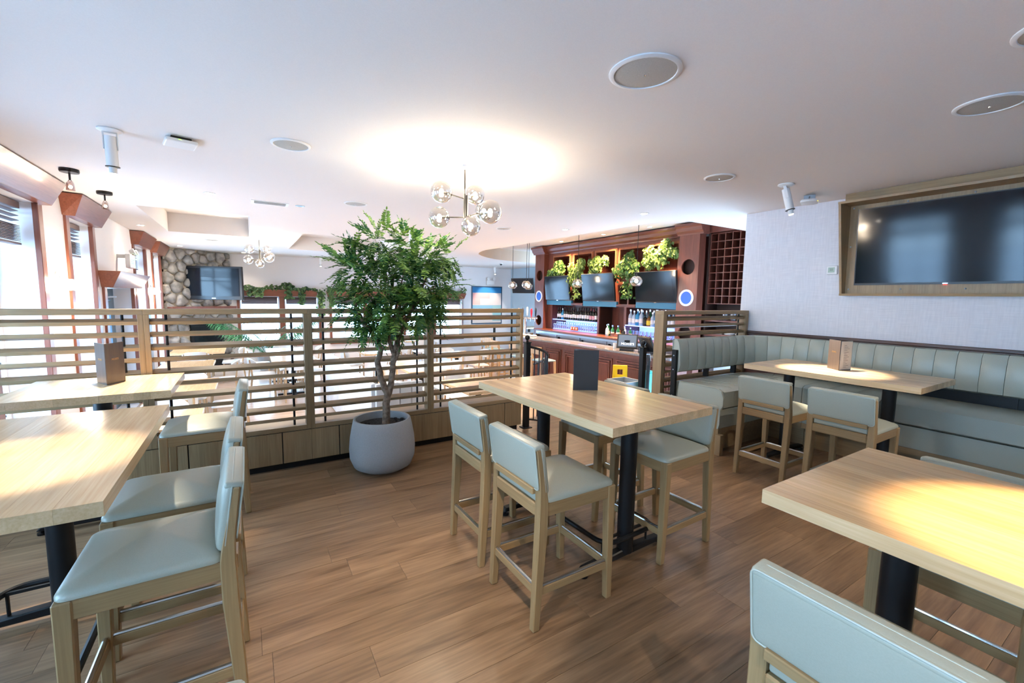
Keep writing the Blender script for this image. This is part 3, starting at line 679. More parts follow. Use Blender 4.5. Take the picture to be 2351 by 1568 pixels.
MB().box(5.435, 5.485, -1.2, 2.55, .60, .75).build('back_gap_board', M_BLACK, BO)

# ------------------------------------------------------------------ wall television in its wooden surround
TB = thing('tv_surround', 'oak box surround fixed on the linen wall around the big television', 'surround', (RW, 0, 0))
Y0, Y1 = .48, 2.135
def prism_y(pts, y0, y1): return MB().loft([[(x, y0, z) for x, z in pts], [(x, y1, z) for x, z in pts]])
for a, b in ((Y0, Y0+.022), (Y1-.022, Y1)): prism_y([(0, 1.594), (-.105, 1.594), (-.31, 2.53), (0, 2.53)], a, b).build('side_board', M_SLATZ, TB)
prism_y([(-.001, 1.592), (-.107, 1.592), (-.112, 1.614), (-.001, 1.614)], Y0-.002, Y1+.002).build('bottom_board', M_SLATY, TB)
prism_y([(-.001, 2.515), (-.308, 2.515), (-.312, 2.537), (-.001, 2.537)], Y0-.002, Y1+.002).build('top_board', M_SLATY, TB)
prism_y([(-.001, 2.5375), (-.235, 2.5375), (-.235, 2.618), (-.001, 2.618)], Y0, Y1-.03).build('filler_board', M_SLATY, TB)
prism_y([(-.001, 1.614), (-.035, 1.614), (-.075, 2.515), (-.001, 2.515)], Y0+.022, Y1-.022).build('back_board', M_SLATZ, TB)
for yv in (.75, 1.2, 1.65, 2.08):
    for z in (1.66, 2.49): MB().sphere(.008, (-.045-.04*(z > 2), yv, z), 8, 6).build('screw', M_INOX, TB)
MB().sphere(.008, (-.06, 2.09, 2.1), 8, 6).build('screw', M_INOX, TB)
TV = thing('flat_television', 'big dark television in the oak surround on the right wall', 'television', (RW-.085, 1.33, 2.085))
tm = Matrix.Rotation(R(-4.2), 4, 'Y')
MB().box(-.0, .028, -.70, .70, -.385, .385).xform(tm).build('case', M_BEZEL, TV, bevel=.003)
MB().box(-.004, .001, -.692, .692, -.365, .377).xform(tm).build('screen', M_SCREEN, TV)
MB().box(-.006, .0, -.70, -.692, -.385, .385).box(-.006, 0, .692, .70, -.385, .385).box(-.006, 0, -.70, .70, .377, .385).box(-.006, 0, -.70, .70, -.385, -.365).xform(tm).build('bezel', M_BEZEL, TV)
MB().box(-.010, -.006, -.018, .018, -.380, -.372).xform(tm).build('badge', M_CHROME, TV)
MB().box(-.010, -.006, -.014, .014, -.391, -.386).xform(tm).build('standby_light', mat('red_led', (.6, .02, .02), .4, emit=(1, .05, .03), estr=1.5), TV)
TS = thing('thermostat', 'small white thermostat on the linen wall beside the tv surround', 'thermostat', (RW, 2.26, 1.87))
MB().box(-.022, 0, -.052, .052, -.048, .048).build('case', M_WHITE, TS, bevel=.008, seg=2)
MB().box(-.0235, -.021, -.028, .034, -.026, .030).build('display', mat('lcd_green', (.30, .42, .36), .3), TS)
text('digits', '22', .03, M_BEZEL, TS, Matrix.Translation((-.0242, .003, .004)) @ Matrix.Rotation(R(-90), 4, 'Z') @ Matrix.Rotation(R(90), 4, 'X'), .0002)

# ------------------------------------------------------------------ potted tree
PT = thing('potted_tree', 'leafy indoor tree in a round grey concrete pot before the divider', 'plant', (.985, 3.77, 0))
MB().lathe([(.185, 0), (.245, .035), (.275, .11), (.280, .19), (.272, .29), (.255, .385), (.243, .440), (.236, .448), (.222, .446), (.222, .38), (.222, .372)], 40, cap=True).build('pot', M_CONC, PT, smooth=True)
MB().lathe([(.005, .392), (.12, .388), (.221, .383)], 24, cap=False).build('soil', M_SOIL, PT, smooth=True)
rg = random.Random(11)
for k in range(14):
    a = rg.uniform(0, 6.28); r = rg.uniform(.05, .2)
    MB().sphere(rg.uniform(.010, .022), (r*math.cos(a), r*math.sin(a), .395), 6, 4, .6).build('clod', M_SOIL, PT)
def wobble(pts, amt, n):
    out = []
    for (a, b) in zip(pts[:-1], pts[1:]):
        for k in range(n):
            t = k/n; p = Vector(a).lerp(Vector(b), t); out.append(p+Vector((rg.uniform(-amt, amt), rg.uniform(-amt, amt), 0)))
    out.append(Vector(pts[-1])); return out
trunkA = [(.03, 0, .36), (.035, 0, .52), (.045, 0, .66), (-.005, .01, .80), (-.03, .01, .95), (.0, 0, 1.05), (-.03, 0, 1.14), (-.16, -.02, 1.30), (-.22, -.03, 1.45)]
trunkB = [(.045, 0, .62), (.085, .0, .74), (.095, 0, .86), (.11, .0, 1.0), (.08, .02, 1.12), (.07, .02, 1.28), (.10, .02, 1.45), (.12, .02, 1.70)]
trunkC = [(.10, 0, .92), (.155, .0, 1.03), (.15, .0, 1.12), (.19, .0, 1.22), (.26, 0, 1.36), (.36, .0, 1.55), (.44, 0, 1.75)]
trunkD = [(.105, 0, .96), (.125, -.01, 1.1), (.15, -.02, 1.3), (.17, -.03, 1.5)]
tk = MB()
MB().tube(wobble(trunkA, .004, 3), [.036-.022*k/24 for k in range(25)], 10).build('trunk', M_BARK, PT, smooth=True)
MB().tube(wobble(trunkB, .004, 3), [.030-.018*k/21 for k in range(22)], 9).build('trunk', M_BARK, PT, smooth=True)
MB().tube(wobble(trunkC, .003, 3), [.020-.013*k/18 for k in range(19)], 8).build('branch', M_BARK, PT, smooth=True)
MB().tube(wobble(trunkD, .003, 3), [.016-.006*k/9 for k in range(10)], 8).build('branch', M_BARK, PT, smooth=True)
# compound leaves: a rachis with paired pointed leaflets
def frond_mesh(L, pairs, droop, seedv, lw):
    r_ = random.Random(seedv); mb = MB(); pts = []
    for k in range(pairs+2):
        t = k/(pairs+1); pts.append(Vector((0, L*t, -droop*t*t)))
    mb.tube(pts, [.0016]*len(pts), 3)
    def leaflet(p, ang, ln, w, tilt):
        d = Vector((math.sin(ang), math.cos(ang), tilt)).normalized(); sd = Vector((d.y, -d.x, .0)).normalized()
        up = Vector((0, 0, .10*ln))
        vs = [p, p+d*ln*.28+sd*w*.9-up*.5, p+d*ln*.66+sd*w*.8-up*.8, p+d*ln*1.0-up*1.2, p+d*ln*.66-sd*w*.8-up*.8, p+d*ln*.28-sd*w*.9-up*.5, p+d*ln*.45+up*.3]
        mb.add(vs, [(0, 1, 6), (1, 2, 6), (2, 3, 6), (3, 4, 6), (4, 5, 6), (5, 0, 6)])
    for k in range(1, pairs+1):
        t = k/(pairs+1); p = pts[k]; ln = lw*(.65+.5*math.sin(math.pi*min(1, t*1.05)))*r_.uniform(.9, 1.1)
        for s in (-1, 1): leaflet(p, s*R(r_.uniform(52, 68)), ln, ln*.27, r_.uniform(-.35, .15))
    leaflet(pts[-1], 0, lw*.9, lw*.18, -.1)
    return mb.mesh('frond', M_LEAF)
FM = [frond_mesh(.20, 7, .03, 1, .045), frond_mesh(.24, 9, .06, 2, .045), frond_mesh(.17, 6, .05, 3, .048), frond_mesh(.26, 10, .10, 4, .042), frond_mesh(.21, 8, .08, 5, .046)]
blobs = [(-.20, 0, 1.72, .20), (.02, -.02, 1.88, .22), (.26, .0, 1.93, .18), (.46, 0, 1.84, .20), (-.05, -.05, 1.60, .23), (.28, -.02, 1.68, .22), (.52, .02, 1.63, .16), (-.22, -.02, 1.47, .17), (.05, -.08, 1.40, .20), (.32, -.05, 1.42, .19), (.18, -.02, 1.28, .12), (-.12, -.04, 1.30, .12), (.48, 0, 1.42, .10), (.62, 0, 1.90, .10), (-.02, 0, 2.0, .10)]
wt = [b[3]**2 for b in blobs]
for k in range(300):
    b = rg.choices(blobs, wt)[0]
    d = Vector((rg.gauss(0, 1), rg.gauss(0, .75), rg.gauss(0, .9))).normalized(); q = rg.random()**.45
    base = Vector(b[:3])+d*b[3]*q*.8
    out = (d+Vector((0, 0, .15))+Vector((rg.uniform(-.5, .5), rg.uniform(-.5, .5), rg.uniform(-.45, .35)))).normalized()
    f = link('frond', FM[rg.randrange(5)], PT)
    qt = out.to_track_quat('Y', 'Z'); f.rotation_mode = 'QUATERNION'; f.rotation_quaternion = qt; f.location = base; sc_ = rg.uniform(.72, 1.05); f.scale = (sc_,)*3
fill = MB()
for k in range(280):
    b = rg.choices(blobs, wt)[0]
    d = Vector((rg.gauss(0, 1), rg.gauss(0, .8), rg.gauss(0, .9))).normalized(); base = Vector(b[:3])+d*b[3]*rg.random()**.5*.72
    out = (d+Vector((rg.uniform(-.7, .7), rg.uniform(-.7, .7), rg.uniform(-.6, .4)))).normalized()
    Mf = Matrix.Translation(base) @ out.to_track_quat('Y', 'Z').to_matrix().to_4x4() @ Matrix.Scale(rg.uniform(.75, 1.05), 4)
    me_ = FM[rg.randrange(5)]
    fill.add([Mf @ v.co for v in me_.vertices], [tuple(p.vertices) for p in me_.polygons])
fo = fill.build('foliage', M_LEAF, PT); fo['kind'] = 'stuff'
for b in blobs:
    if b[3] >= .12:
        MB().tube(wobble([(.08, 0, 1.25 if b[2] > 1.4 else 1.1), ((b[0]+.08)/2, b[1]/2, (b[2]+1.22)/2), b[:3]], .012, 3), [.010-.0012*k for k in range(7)], 5).build('twig', M_BARK, PT, smooth=True)
# ================================================================== ceiling fittings
def speaker(loc, r, label):
    t = thing('ceiling_speaker', label, 'speaker', (loc[0], loc[1], CZ), 0, 'round ceiling speakers')
    MB().lathe([(r, -.0005), (r, -.006), (r*.93, -.011), (r*.87, -.011), (r*.86, -.004)], 36, cap=False).build('rim', M_WHITE, t, smooth=True)
    MB().lathe([(r*.86, -.006), (r*.5, -.012), (.004, -.014)], 36, cap=False).build('grille', M_GREYGRILL, t, smooth=True)
    MB().sphere(.006, (0, 0, -.015), 8, 6).build('badge', M_CHROME, t)
    return t
speaker((1.70, 1.57), .172, 'large round ceiling speaker nearest the top centre')
speaker((.33, 3.71), .135, 'round ceiling speaker beyond the white spotlight on the left')
speaker((3.67, 2.46), .130, 'round ceiling speaker before the white spotlight by the linen wall')
speaker((3.54, .77), .150, 'round ceiling speaker near the right edge above the television')
speaker((2.80, .42), .150, 'round ceiling speaker cut by the upper right corner')
speaker((1.18, 5.59), .135, 'round ceiling speaker directly above the leafy tree')
speaker((3.58, 6.14), .12, 'small round ceiling speaker to the right of the globe chandelier')
speaker((-.55, 11.2), .13, 'far round ceiling speaker over the lower dining room')
SPOTG = 'white cylinder ceiling spotlights'
def spotlamp(loc, tilt, az, label, target=None, energy=0, size=42, L=.20, color=NEUT):
    t = thing('ceiling_spotlight', label, 'spotlight', (loc[0], loc[1], CZ), 0, SPOTG)
    MB().lathe([(.068, 0), (.070, -.008), (.050, -.020), (.02, -.022)], 24).build('canopy', M_WHITE, t, smooth=True)
    M = Matrix.Translation((0, 0, -.045)) @ Matrix.Rotation(az, 4, 'Z') @ Matrix.Rotation(tilt, 4, 'X')
    MB().box(-.040, -.034, -.012, .012, -.09, .03).box(.034, .040, -.012, .012, -.09, .03).box(-.034, .034, -.012, .012, .018, .03).build('yoke', M_WHITE, t).matrix_local = M
    h = MB().lathe([(.034, -.0), (.034, -L), (.030, -L), (.030, -L+.02)], 24).build('head', M_WHITE, t, smooth=True); h.matrix_local = M
    MB().cyl(.040, -L-.004, -L+.002, 20).build('clip_ring', M_BRONZE, h)
    MB().cyl(.022, -L-.045, -L, 20).build('snoot', M_WHITE, h)
    MB().cyl(.019, -L-.048, -L-.0455, 18).build('lens', M_LAMPLIT, h)
    if target is not None:
        p = Vector((loc[0], loc[1], CZ)) + (M @ Vector((0, 0, -L-.06)))
        spot_light('spot_beam', p, target, energy, size, .6, color, .02)
    return t
spotlamp((-.75, 4.09), R(4), R(0), 'white cylinder ceiling spotlight at the upper left', (-.70, 3.70, .9), E_SPOT*1.6, 38)
spotlamp((4.39, 2.25), R(14), R(200), 'white cylinder ceiling spotlight tilted beside the linen wall', (4.42, 1.78, .9), E_SPOT*2.2, 34)
spotlamp((2.38, 7.10), R(5), R(20), 'white cylinder spotlight half hidden behind the tree top', (2.3, 7.2, 0), E_SPOT*2.5, 80)
spotlamp((1.92, 13.9), R(6), R(10), 'small white cylinder spotlight far above the planter windows', (1.9, 14.3, 0), E_SPOT*.6, 60)
spotlamp((7.75, 13.9), R(-10), R(0), 'small far white spotlight above the striped painting', (7.9, 14.7, 1.3), E_SPOT*.6, 60)
spotlamp((-.80, 2.05), R(3), R(0), 'white cylinder spotlight above the left table, out of frame', (-.70, 2.16, .9), E_SPOT*.75, 32)
spotlamp((2.25, -.05), R(3), R(0), 'white cylinder spotlight above the lower right table, out of frame', (1.80, .08, .9), E_SPOT*1.7, 36, color=(1.0, .66, .30))
spotlamp((.30, 1.05), R(4), R(0), 'white cylinder spotlight overhead lighting the open floor, out of frame', (.62, 1.9, 0), E_SPOT*.55, 40)
spotlamp((.35, -.6), R(4), R(0), 'white cylinder spotlight behind the camera position, out of frame', (.8, .8, 0), E_SPOT*.30, 70)
spotlamp((3.75, -.3), R(4), R(0), 'white cylinder spotlight near the television wall, out of frame', (3.1, 1.3, 0), E_SPOT*.45, 66)
def downlight(loc, r, label, z=CZ, energy=E_DOWN, lit=True, col=NEUT):
    t = thing('recessed_downlight', label, 'downlight', (loc[0], loc[1], z), 0, 'small recessed downlights')
    MB().lathe([(r, -.0005), (r, -.004), (r*.72, -.006), (r*.68, .0)], 22, cap=False).build('trim_ring', M_INOX if not lit else M_WHITE, t, smooth=True)
    MB().cyl(r*.69, -.0035, -.0015, 20).build('lens', M_LAMPLIT if lit else M_BEZEL, t)
    if lit and energy: spot_light('downlight_beam', (loc[0], loc[1], z-.012), (loc[0], loc[1], 0), energy, 110, .7, col, .03)
downlight((.63, 6.17), .055, 'dark recessed downlight next to the air vent', lit=False)
downlight((-1.45, 9.55), .065, 'recessed downlight beside the ceiling tray near the left wall')
downlight((4.42, 3.99), .06, 'recessed downlight before the bar ceiling edge', energy=E_DOWN*.7)
downlight((4.44, 5.64), .06, 'recessed downlight left of the hanging bar lamps')
downlight((-.65, 10.6), .07, 'recessed downlight just beyond the ceiling tray')
downlight((-1.30, 13.2), .07, 'recessed downlight in front of the stone chimney')
downlight((.0, 14.1), .07, 'recessed downlight right of the stone chimney')
for x_, y_, lb in ((1.6, 7.4, 'recessed downlight above the white banquette'), (3.7, 9.6, 'recessed downlight between the bar and the second tray'), (3.4, 12.9, 'far recessed downlight before the planter windows'), (.55, 12.4, 'far recessed downlight above the palm'), (-.3, 6.0, 'recessed downlight left of the air vent')):
    downlight((x_, y_), .06, lb, energy=E_DOWN*3.2)
for k, yv in enumerate((8.95, 7.42, 6.1)):
    downlight((6.93, yv), .06, ('lit downlight over the first bar television', 'lit downlight over the middle bar television', 'lit downlight over the last bar television')[k], CZ+.34, E_DOWN*12, col=(1.0, .62, .32))
def black_spot(loc, label):
    t = thing('glass_spot_lamp', label, 'ceiling lamp', (loc[0], loc[1], CZ), 0, 'small black ceiling lamps with smoked glass')
    MB().lathe([(.068, 0), (.070, -.02), (.066, -.032), (.01, -.034)], 24).build('canopy', M_BLACK, t, smooth=True)
    MB().cyl(.008, -.10, -.03, 10).build('stem', M_BLACK, t)
    MB().lathe([(.006, -.095), (.018, -.105), (.027, -.13), (.031, -.165), (.032, -.19)], 18, cap=False).build('glass_shade', thin_glass('smoked_rose_glass', (.62, .50, .48), .2), t, smooth=True)
    MB().sphere(.014, (0, 0, -.158), 10, 8).build('bulb', M_BULB, t)
    spot_light('lamp_beam', (loc[0], loc[1], CZ-.20), (loc[0]-.2, loc[1], 0), E_SPOT*.4, 90, .6, WARM, .02)
black_spot((-1.33, 5.61), 'nearer black ceiling lamp with smoked glass by the windows')
black_spot((-1.30, 6.63), 'farther black ceiling lamp with smoked glass by the windows')
WA = thing('wifi_access_point', 'square white access point on the ceiling near the left spotlight', 'access point', (-.36, 4.05, CZ), R(12))
MB().box(-.095, .095, -.095, .095, -.045, -.02).build('cover', M_WHITE, WA, bevel=.010, seg=2)
MB().box(-.06, .06, -.06, .06, -.02, 0).build('bracket', M_BEZEL, WA)
MB().box(-.02, -.005, -.0965, -.094, -.030, -.026).build('status_light', mat('green_led', (.1, .6, .1), .4, emit=(.4, 1, .1), estr=1.5), WA)
WB = thing('wifi_access_point', 'white access point on a bracket under the ceiling by the linen wall', 'access point', (5.02, 2.33, CZ), R(20))
MB().loft([[(x*k, y*k, z) for x, y in rrect(.22, .15, .05)] for k, z in ((.9, -.055), (1, -.068), (.97, -.08), (.7, -.088))]).build('cover', M_WHITE, WB, smooth=True)
MB().box(-.008, .008, -.05, .05, -.056, 0).tube([(-.06, 0, -.055), (-.02, 0, -.02), (.06, 0, -.02), (.06, 0, 0)], .006).build('bracket', M_INOX, WB)
MB().box(-.05, -.03, -.078, -.073, -.076, -.070).build('status_light', mat('amber_led', (.6, .5, .1), .4, emit=(1, .8, .1), estr=1.5), WB)
def vent(loc, sx, sy, z, label, dark=False):
    t = thing('air_vent', label, 'vent', (loc[0], loc[1], z), 0, 'ceiling air vents')
    MB().poly(rect(-sx/2, sx/2, -sy/2, sy/2), -.006, -.0005, [rect(-sx/2+.03, sx/2-.03, -sy/2+.03, sy/2-.03)]).build('frame', M_WHITE, t)
    MB().box(-sx/2+.03, sx/2-.03, -sy/2+.03, sy/2-.03, -.003, -.001).build('duct_shadow', M_GREYGRILL, t)
    n = 5; sm = MB().box(-sx/2+.032, sx/2-.032, -.010, .010, -.0008, .0008).mesh('slat', M_WHITE)
    for k in range(n): link('slat', sm, t, (0, -sy/2+.03+(sy-.06)*(k+.5)/n, -.007), (R(35), 0, 0))
vent((.30, 6.20), .40, .20, CZ, 'white louvred air vent in the ceiling before the tray')
vent((6.25, 7.9), .45, .2, CZ+.34, 'air vent above the bar at the window end'); vent((6.05, 5.55), .45, .2, CZ+.34, 'air vent above the bar near the right hanging lamp')
# globe chandeliers
def chandelier(loc, label):
    t = thing('globe_chandelier', label, 'chandelier', loc, -YAW, 'globe chandeliers')
    MB().lathe([(.062, 0), (.063, -.022), (.05, -.028), (.01, -.03)], 24).build('canopy', M_WHITE, t, smooth=True)
    MB().cyl(.0065, -.25, -.02, 10).build('rod', M_BRONZE, t)
    MB().cyl(.011, -.46, -.23, 12).cyl(.009, -.45, -.24, 12, (.018, 0, 0)).build('hub', M_BRONZE, t, smooth=True)
    G = [(-.20, .0, -.215, .093), (.075, .14, -.205, .085), (-.215, -.02, -.43, .090), (.22, -.05, -.385, .100), (.155, .13, -.35, .080), (.062, -.10, -.515, .082)]
    for gx, gy, gz, r in G:
        up = gz > -.3 and gx > 0; dn = gz < -.48
        a = Vector((0, 0, -.27 if gz > -.3 else -.425)); c = Vector((gx, gy, gz))
        end = Vector((gx, gy, a.z)) if (up or dn) else a.lerp(c, 1-(r*.8)/(c-a).length)
        pts = [a, end] if not (up or dn) else [a, end, Vector((gx, gy, gz-(r*.9 if up else -r*.9)))]
        MB().tube(pts, .0055, 8).build('arm', M_BRONZE, t, smooth=True)
        g = MB().sphere(r, (gx, gy, gz), 28, 18).build('globe', M_SMOKE, t, smooth=True)
        MB().sphere(.020, (gx, gy, gz), 12, 10, 1.3).build('bulb', M_BULB, g, smooth=True)
        d = (c-a).normalized(); MB().tube([c-d*r*1.0, c-d*.02], .012, 8).build('socket', M_BRONZE, g)
        q = Matrix.Rotation(-YAW, 4, 'Z') @ Vector((gx, gy, gz)); point_light('globe_light', Vector(loc)+q+Vector((0, 0, .03)), E_GLOBE, NEUT, .02)
chandelier((1.63, 3.46, CZ), 'six globe smoked glass chandelier above the tree and middle table')
chandelier((.27, 10.2, CZ), 'far globe chandelier before the planter windows')
# bubble glass bar pendants
def pendant(loc, ztop, label, r=.092):
    t = thing('bar_pendant', label, 'pendant lamp', (loc[0], loc[1], loc[2]), 0, 'bubble glass bar pendants')
    MB().cyl(.005, .11, ztop-loc[2], 8).build('cord', M_BLACK, t)
    MB().cyl(.05, ztop-loc[2]-.02, ztop-loc[2], 18).build('canopy', M_BLACK, t)
    MB().lathe([(.012, .075), (.020, .085), (.020, .115), (.006, .12)], 14).build('socket', M_BLACK, t)
    MB().lathe([(.022, .088)]+[(r*1.12*math.sin(R(a)), -r*math.cos(R(a))+.0) for a in range(155, 29, -12)]+[(.05, -r*.84)], 22, cap=False).build('glass_shade', M_AMBER, t, smooth=True)
    MB().sphere(.028, (0, 0, .005), 12, 10, 1.25).build('bulb', M_BULB, t, smooth=True)
    point_light('pendant_light', (loc[0], loc[1], loc[2]-.06), E_PEND, WARM, .02)
pendant((5.62, 6.70, 1.81), CZ+.34, 'bubble glass bar lamp between the first two bar televisions')
pendant((5.62, 5.18, 1.82), CZ+.34, 'bubble glass bar lamp nearest the booth divider')
pendant((5.39, 8.79, 1.80), CZ+.34, 'bubble glass bar lamp farthest to the window side')
pendant((5.50, 8.36, 1.81), CZ+.34, 'bubble glass bar lamp paired before the tilted far television')
pendant((5.95, 8.95, 1.79), CZ+.34, 'bubble glass bar lamp hidden behind its neighbour')

# ================================================================== left wall fittings
def sconce(y, z, label):
    t = thing('wall_sconce', label, 'wall lamp', (LW, y, z), 0, 'opal glass wall sconces')
    MB().cyl(.06, 0, .02, 24, M=Matrix.Rotation(R(90), 4, 'Y')).build('back_plate', M_INOX, t, smooth=True)
    MB().tube([(.02, 0, 0), (.07, 0, 0), (.09, .0, -.02)], .006).tube([(.09, -.16, -.02), (.09, .22, -.02)], .004).build('arm', M_INOX, t)
    for k in (-.14, .05, .2): 
        MB().sphere(.058, (.09, k, -.085), 18, 12).build('opal_globe', M_SCONLIT, t, smooth=True)
    point_light('sconce_light', (LW+.20, y+.03, z-.085), E_SCONCE, (1, .85, .62), .06)
sconce(6.62, 1.66, 'lit opal wall sconce between the first two windows')
sconce(12.02, 1.60, 'lit opal wall sconce between the last two windows')
EX = thing('exit_sign', 'white green-lit exit sign above the entrance door', 'exit sign', (LW+.16, 9.35, 2.0))
MB().box(-.03, .03, -.19, .19, -.11, .11).build('case', M_WHITE, EX, bevel=.006)
MB().box(.030, .032, -.17, .17, -.09, .07).build('lit_face', mat('exit_face', (.5, .9, .7), .4, emit=(.45, 1, .75), estr=.9), EX)
MB().box(-.16, -.03, -.03, .03, .05, .11).build('bracket', M_WHITE, EX)
text('lettering', 'EXIT', .11, mat('exit_letter', (.02, .4, .2), .4), EX, Matrix.Translation((.0325, 0, -.01)) @ Matrix.Rotation(R(90), 4, 'Z') @ Matrix.Rotation(R(90), 4, 'X'), .0005)
for s in (-1, 1): MB().lathe([(.03, 0), (.05, .06), (.048, .062)], 14, M=Matrix.Translation((.02, s*.12, .14)) @ Matrix.Rotation(R(70), 4, 'Y')).build('lamp_head', M_WHITE, EX, smooth=True)

# ================================================================== stone corner chimney
CA, CB = Vector((-1.72, 13.62, 0)), Vector((-.36, 14.74, 0))
cd = (CB-CA).normalized(); cn = Vector((cd.y, -cd.x, 0)); cl = (CB-CA).length
FPM = Matrix((( cd.x, -cn.x, 0, CA.x), (cd.y, -cn.y, 0, CA.y), (0, 0, 1, 0), (0, 0, 0, 1)))    # local x along face, -y out of face
FP = thing('stone_chimney', 'corner fireplace of rounded grey river stones reaching the ceiling', 'fireplace', (0, 0, 0))
MB().poly([(CA.x+.02, CA.y+.03), (CB.x-.03, CB.y-.005), (LW+.01, FY-.01)], LZ, CZ-.004).build('mortar_bed', M_MORTAR, FP)
def clip(poly, a, n):
    out = []
    for i in range(len(poly)):
        p, q = poly[i], poly[(i+1) % len(poly)]; dp = (p-a).dot(n); dq = (q-a).dot(n)
        if dp <= 0: out.append(p)
        if dp*dq < 0: out.append(p.lerp(q, dp/(dp-dq)))
    return out
sr = random.Random(21); seeds = []
fbx0, fbx1, fbz1 = .62, 1.42, .62
for _ in range(6000):
    c = Vector((sr.uniform(-.02, cl+.02), sr.uniform(LZ, CZ)))
    md = sr.uniform(.17, .30)
    if all((c-s_[0]).length > (md+s_[1])/2 for s_ in seeds): seeds.append((c, md))
for c, md in seeds:
    if fbx0-.06 < c.x < fbx1+.06 and c.y < fbz1+.06: continue
    poly = [Vector(p) for p in ((0, LZ), (cl, LZ), (cl, CZ-.005), (0, CZ-.005))]
    for c2, _m in seeds:
        if c2 is not c and (c2-c).length < .8: poly = clip(poly, (c+c2)/2, (c2-c).normalized())
    if len(poly) < 3: continue
    ctr = sum(poly, Vector((0, 0)))/len(poly)
    # resample round: rounded outline
    ring = []
    for k in range(14):
        a = 2*math.pi*k/14; d = Vector((math.cos(a), math.sin(a))); best = 9
        for i in range(len(poly)):
            p, q = poly[i], poly[(i+1) % len(poly)]; e = q-p; den = d.x*e.y-d.y*e.x
            if abs(den) < 1e-9: continue
            t_ = ((p-ctr).x*e.y-(p-ctr).y*e.x)/den; u_ = ((p-ctr).x*d.y-(p-ctr).y*d.x)/den
            if t_ > 0 and -1e-6 <= u_ <= 1+1e-6: best = min(best, t_)
        ring.append(best)
    ring = [min(ring[k], (ring[k-1]+ring[k]+ring[(k+1) % 14])/3*1.05) for k in range(14)]
    hgt = sr.uniform(.05, .10); rings = []
    for sc_, dy in ((.99, .03), (.96, -hgt*.35), (.84, -hgt*.75), (.5, -hgt), (.12, -hgt*1.06)):
        rings.append([(ctr.x+math.cos(2*math.pi*k/14)*max(.01, ring[k]-.005)*sc_, dy, ctr.y+math.sin(2*math.pi*k/14)*max(.01, ring[k]-.005)*sc_) for k in range(14)])
    MB().loft(rings).xform(FPM).build('stone', M_STONE, FP, smooth=True)
MB().box(.02, cl-.02, -.24, 0, 1.07, 1.15).xform(FPM).build('mantel', M_CHERRYX, FP, bevel=.006)
MB().box(fbx0-.05, fbx1+.05, -.05, .02, LZ, fbz1+.05).xform(FPM).build('firebox_surround', M_BLACK, FP)
MB().box(fbx0+.03, fbx1-.03, -.055, -.05, LZ+.25, fbz1-.18).xform(FPM).build('firebox_glass', M_SCREEN, FP)
for k in range(4): MB().box(fbx0, fbx1, -.062, -.05, fbz1-.13+.035*k, fbz1-.115+.035*k).xform(FPM).build('louvre', M_BLACK, FP); MB().box(fbx0, fbx1, -.062, -.05, LZ+.05+.045*k, LZ+.07+.045*k).xform(FPM).build('louvre', M_BLACK, FP)
tvc = Vector((-.70, 13.62, 1.76)); T2 = thing('flat_television', 'television on a swing arm over the stone chimney', 'television', tvc, R(-31))
MB().box(-.74, .74, -.0, .07, -.43, .43).build('case', M_BEZEL, T2, bevel=.01)
MB().box(-.67, .67, -.006, .001, -.33, .38).build('screen', M_SCREEN, T2)
MB().box(-.05, .05, -.008, -.0, -.40, -.38).build('badge', M_CHROME, T2)
MB().tube([(0, .06, 0), (-.15, .40, 0), (-.1, .72, 0)], .03).build('swing_arm', M_BLACK, T2)

# ================================================================== planter boxes and plants on the far wall
def leaf_cloud(pts, size, seedv, material, jitter=.5, droop=.3):
    r_ = random.Random(seedv); mb = MB()
    for p, nrm in pts:
        s_ = size*r_.uniform(.7, 1.25); n_ = (Vector(nrm)+Vector((r_.uniform(-jitter, jitter), r_.uniform(-jitter, jitter), r_.uniform(-jitter, jitter)))).normalized()
        u_ = n_.cross(Vector((0, 0, 1))); u_ = u_.normalized() if u_.length > .01 else Vector((1, 0, 0))
        v_ = n_.cross(u_); a = r_.uniform(-.9, .9); u2 = u_*math.cos(a)+v_*math.sin(a); v2 = -u_*math.sin(a)+v_*math.cos(a)
        P = Vector(p); lift = n_*s_*.12
        mb.add([P-v2*s_*.45, P+u2*s_*.48-v2*s_*.2+lift, P+u2*s_*.30+v2*s_*.12, P+v2*s_*.62-lift, P-u2*s_*.30+v2*s_*.12, P-u2*s_*.48-v2*s_*.2+lift], [(0, 1, 2), (0, 2, 3), (0, 3, 4), (0, 4, 5)])
    return mb
def planter(x0, x1, label, seedv, trails):
    t = thing('planter_box', label, 'planter', (0, FY, 1.43), 0, 'ivy planter boxes above the far windows')
    MB().loft([[(x0+.05, -.002, 0), (x0+.05, -.13, 0), (x1-.05, -.13, 0), (x1-.05, -.002, 0)], [(x0, -.002, .20), (x0, -.21, .20), (x1, -.21, .20), (x1, -.002, .20)]]).build('box', M_CHERRYX, t, bevel=.004)
    r_ = random.Random(seedv); pts = []
    n = int((x1-x0)*120)
    for k in range(n):
        x = r_.uniform(x0+.02, x1-.02); hh = .10+.06*math.sin(x*5+seedv)+.04*math.sin(x*13)
        z = .18+r_.random()*max(.05, hh)*1.3; y = -.07-r_.random()*.18
        pts.append(((x, y, z), (0, -.7, .6)))
    for tx, ln in trails:
        for k in range(int(ln*160)):
            f = r_.random(); pts.append(((tx+r_.gauss(0, .05), -.22-r_.random()*.03, .22-f*ln), (0, -1, .3)))
    o = leaf_cloud(pts, .085, seedv, M_IVYD).build('ivy', M_IVYD, t); o['kind'] = 'stuff'
planter(-.22, 1.92, 'cherry planter box of ivy over the windows beside the chimney', 3, [(.35, .22), (1.1, .28), (1.45, .45), (1.98, .80), (.15, .2)])
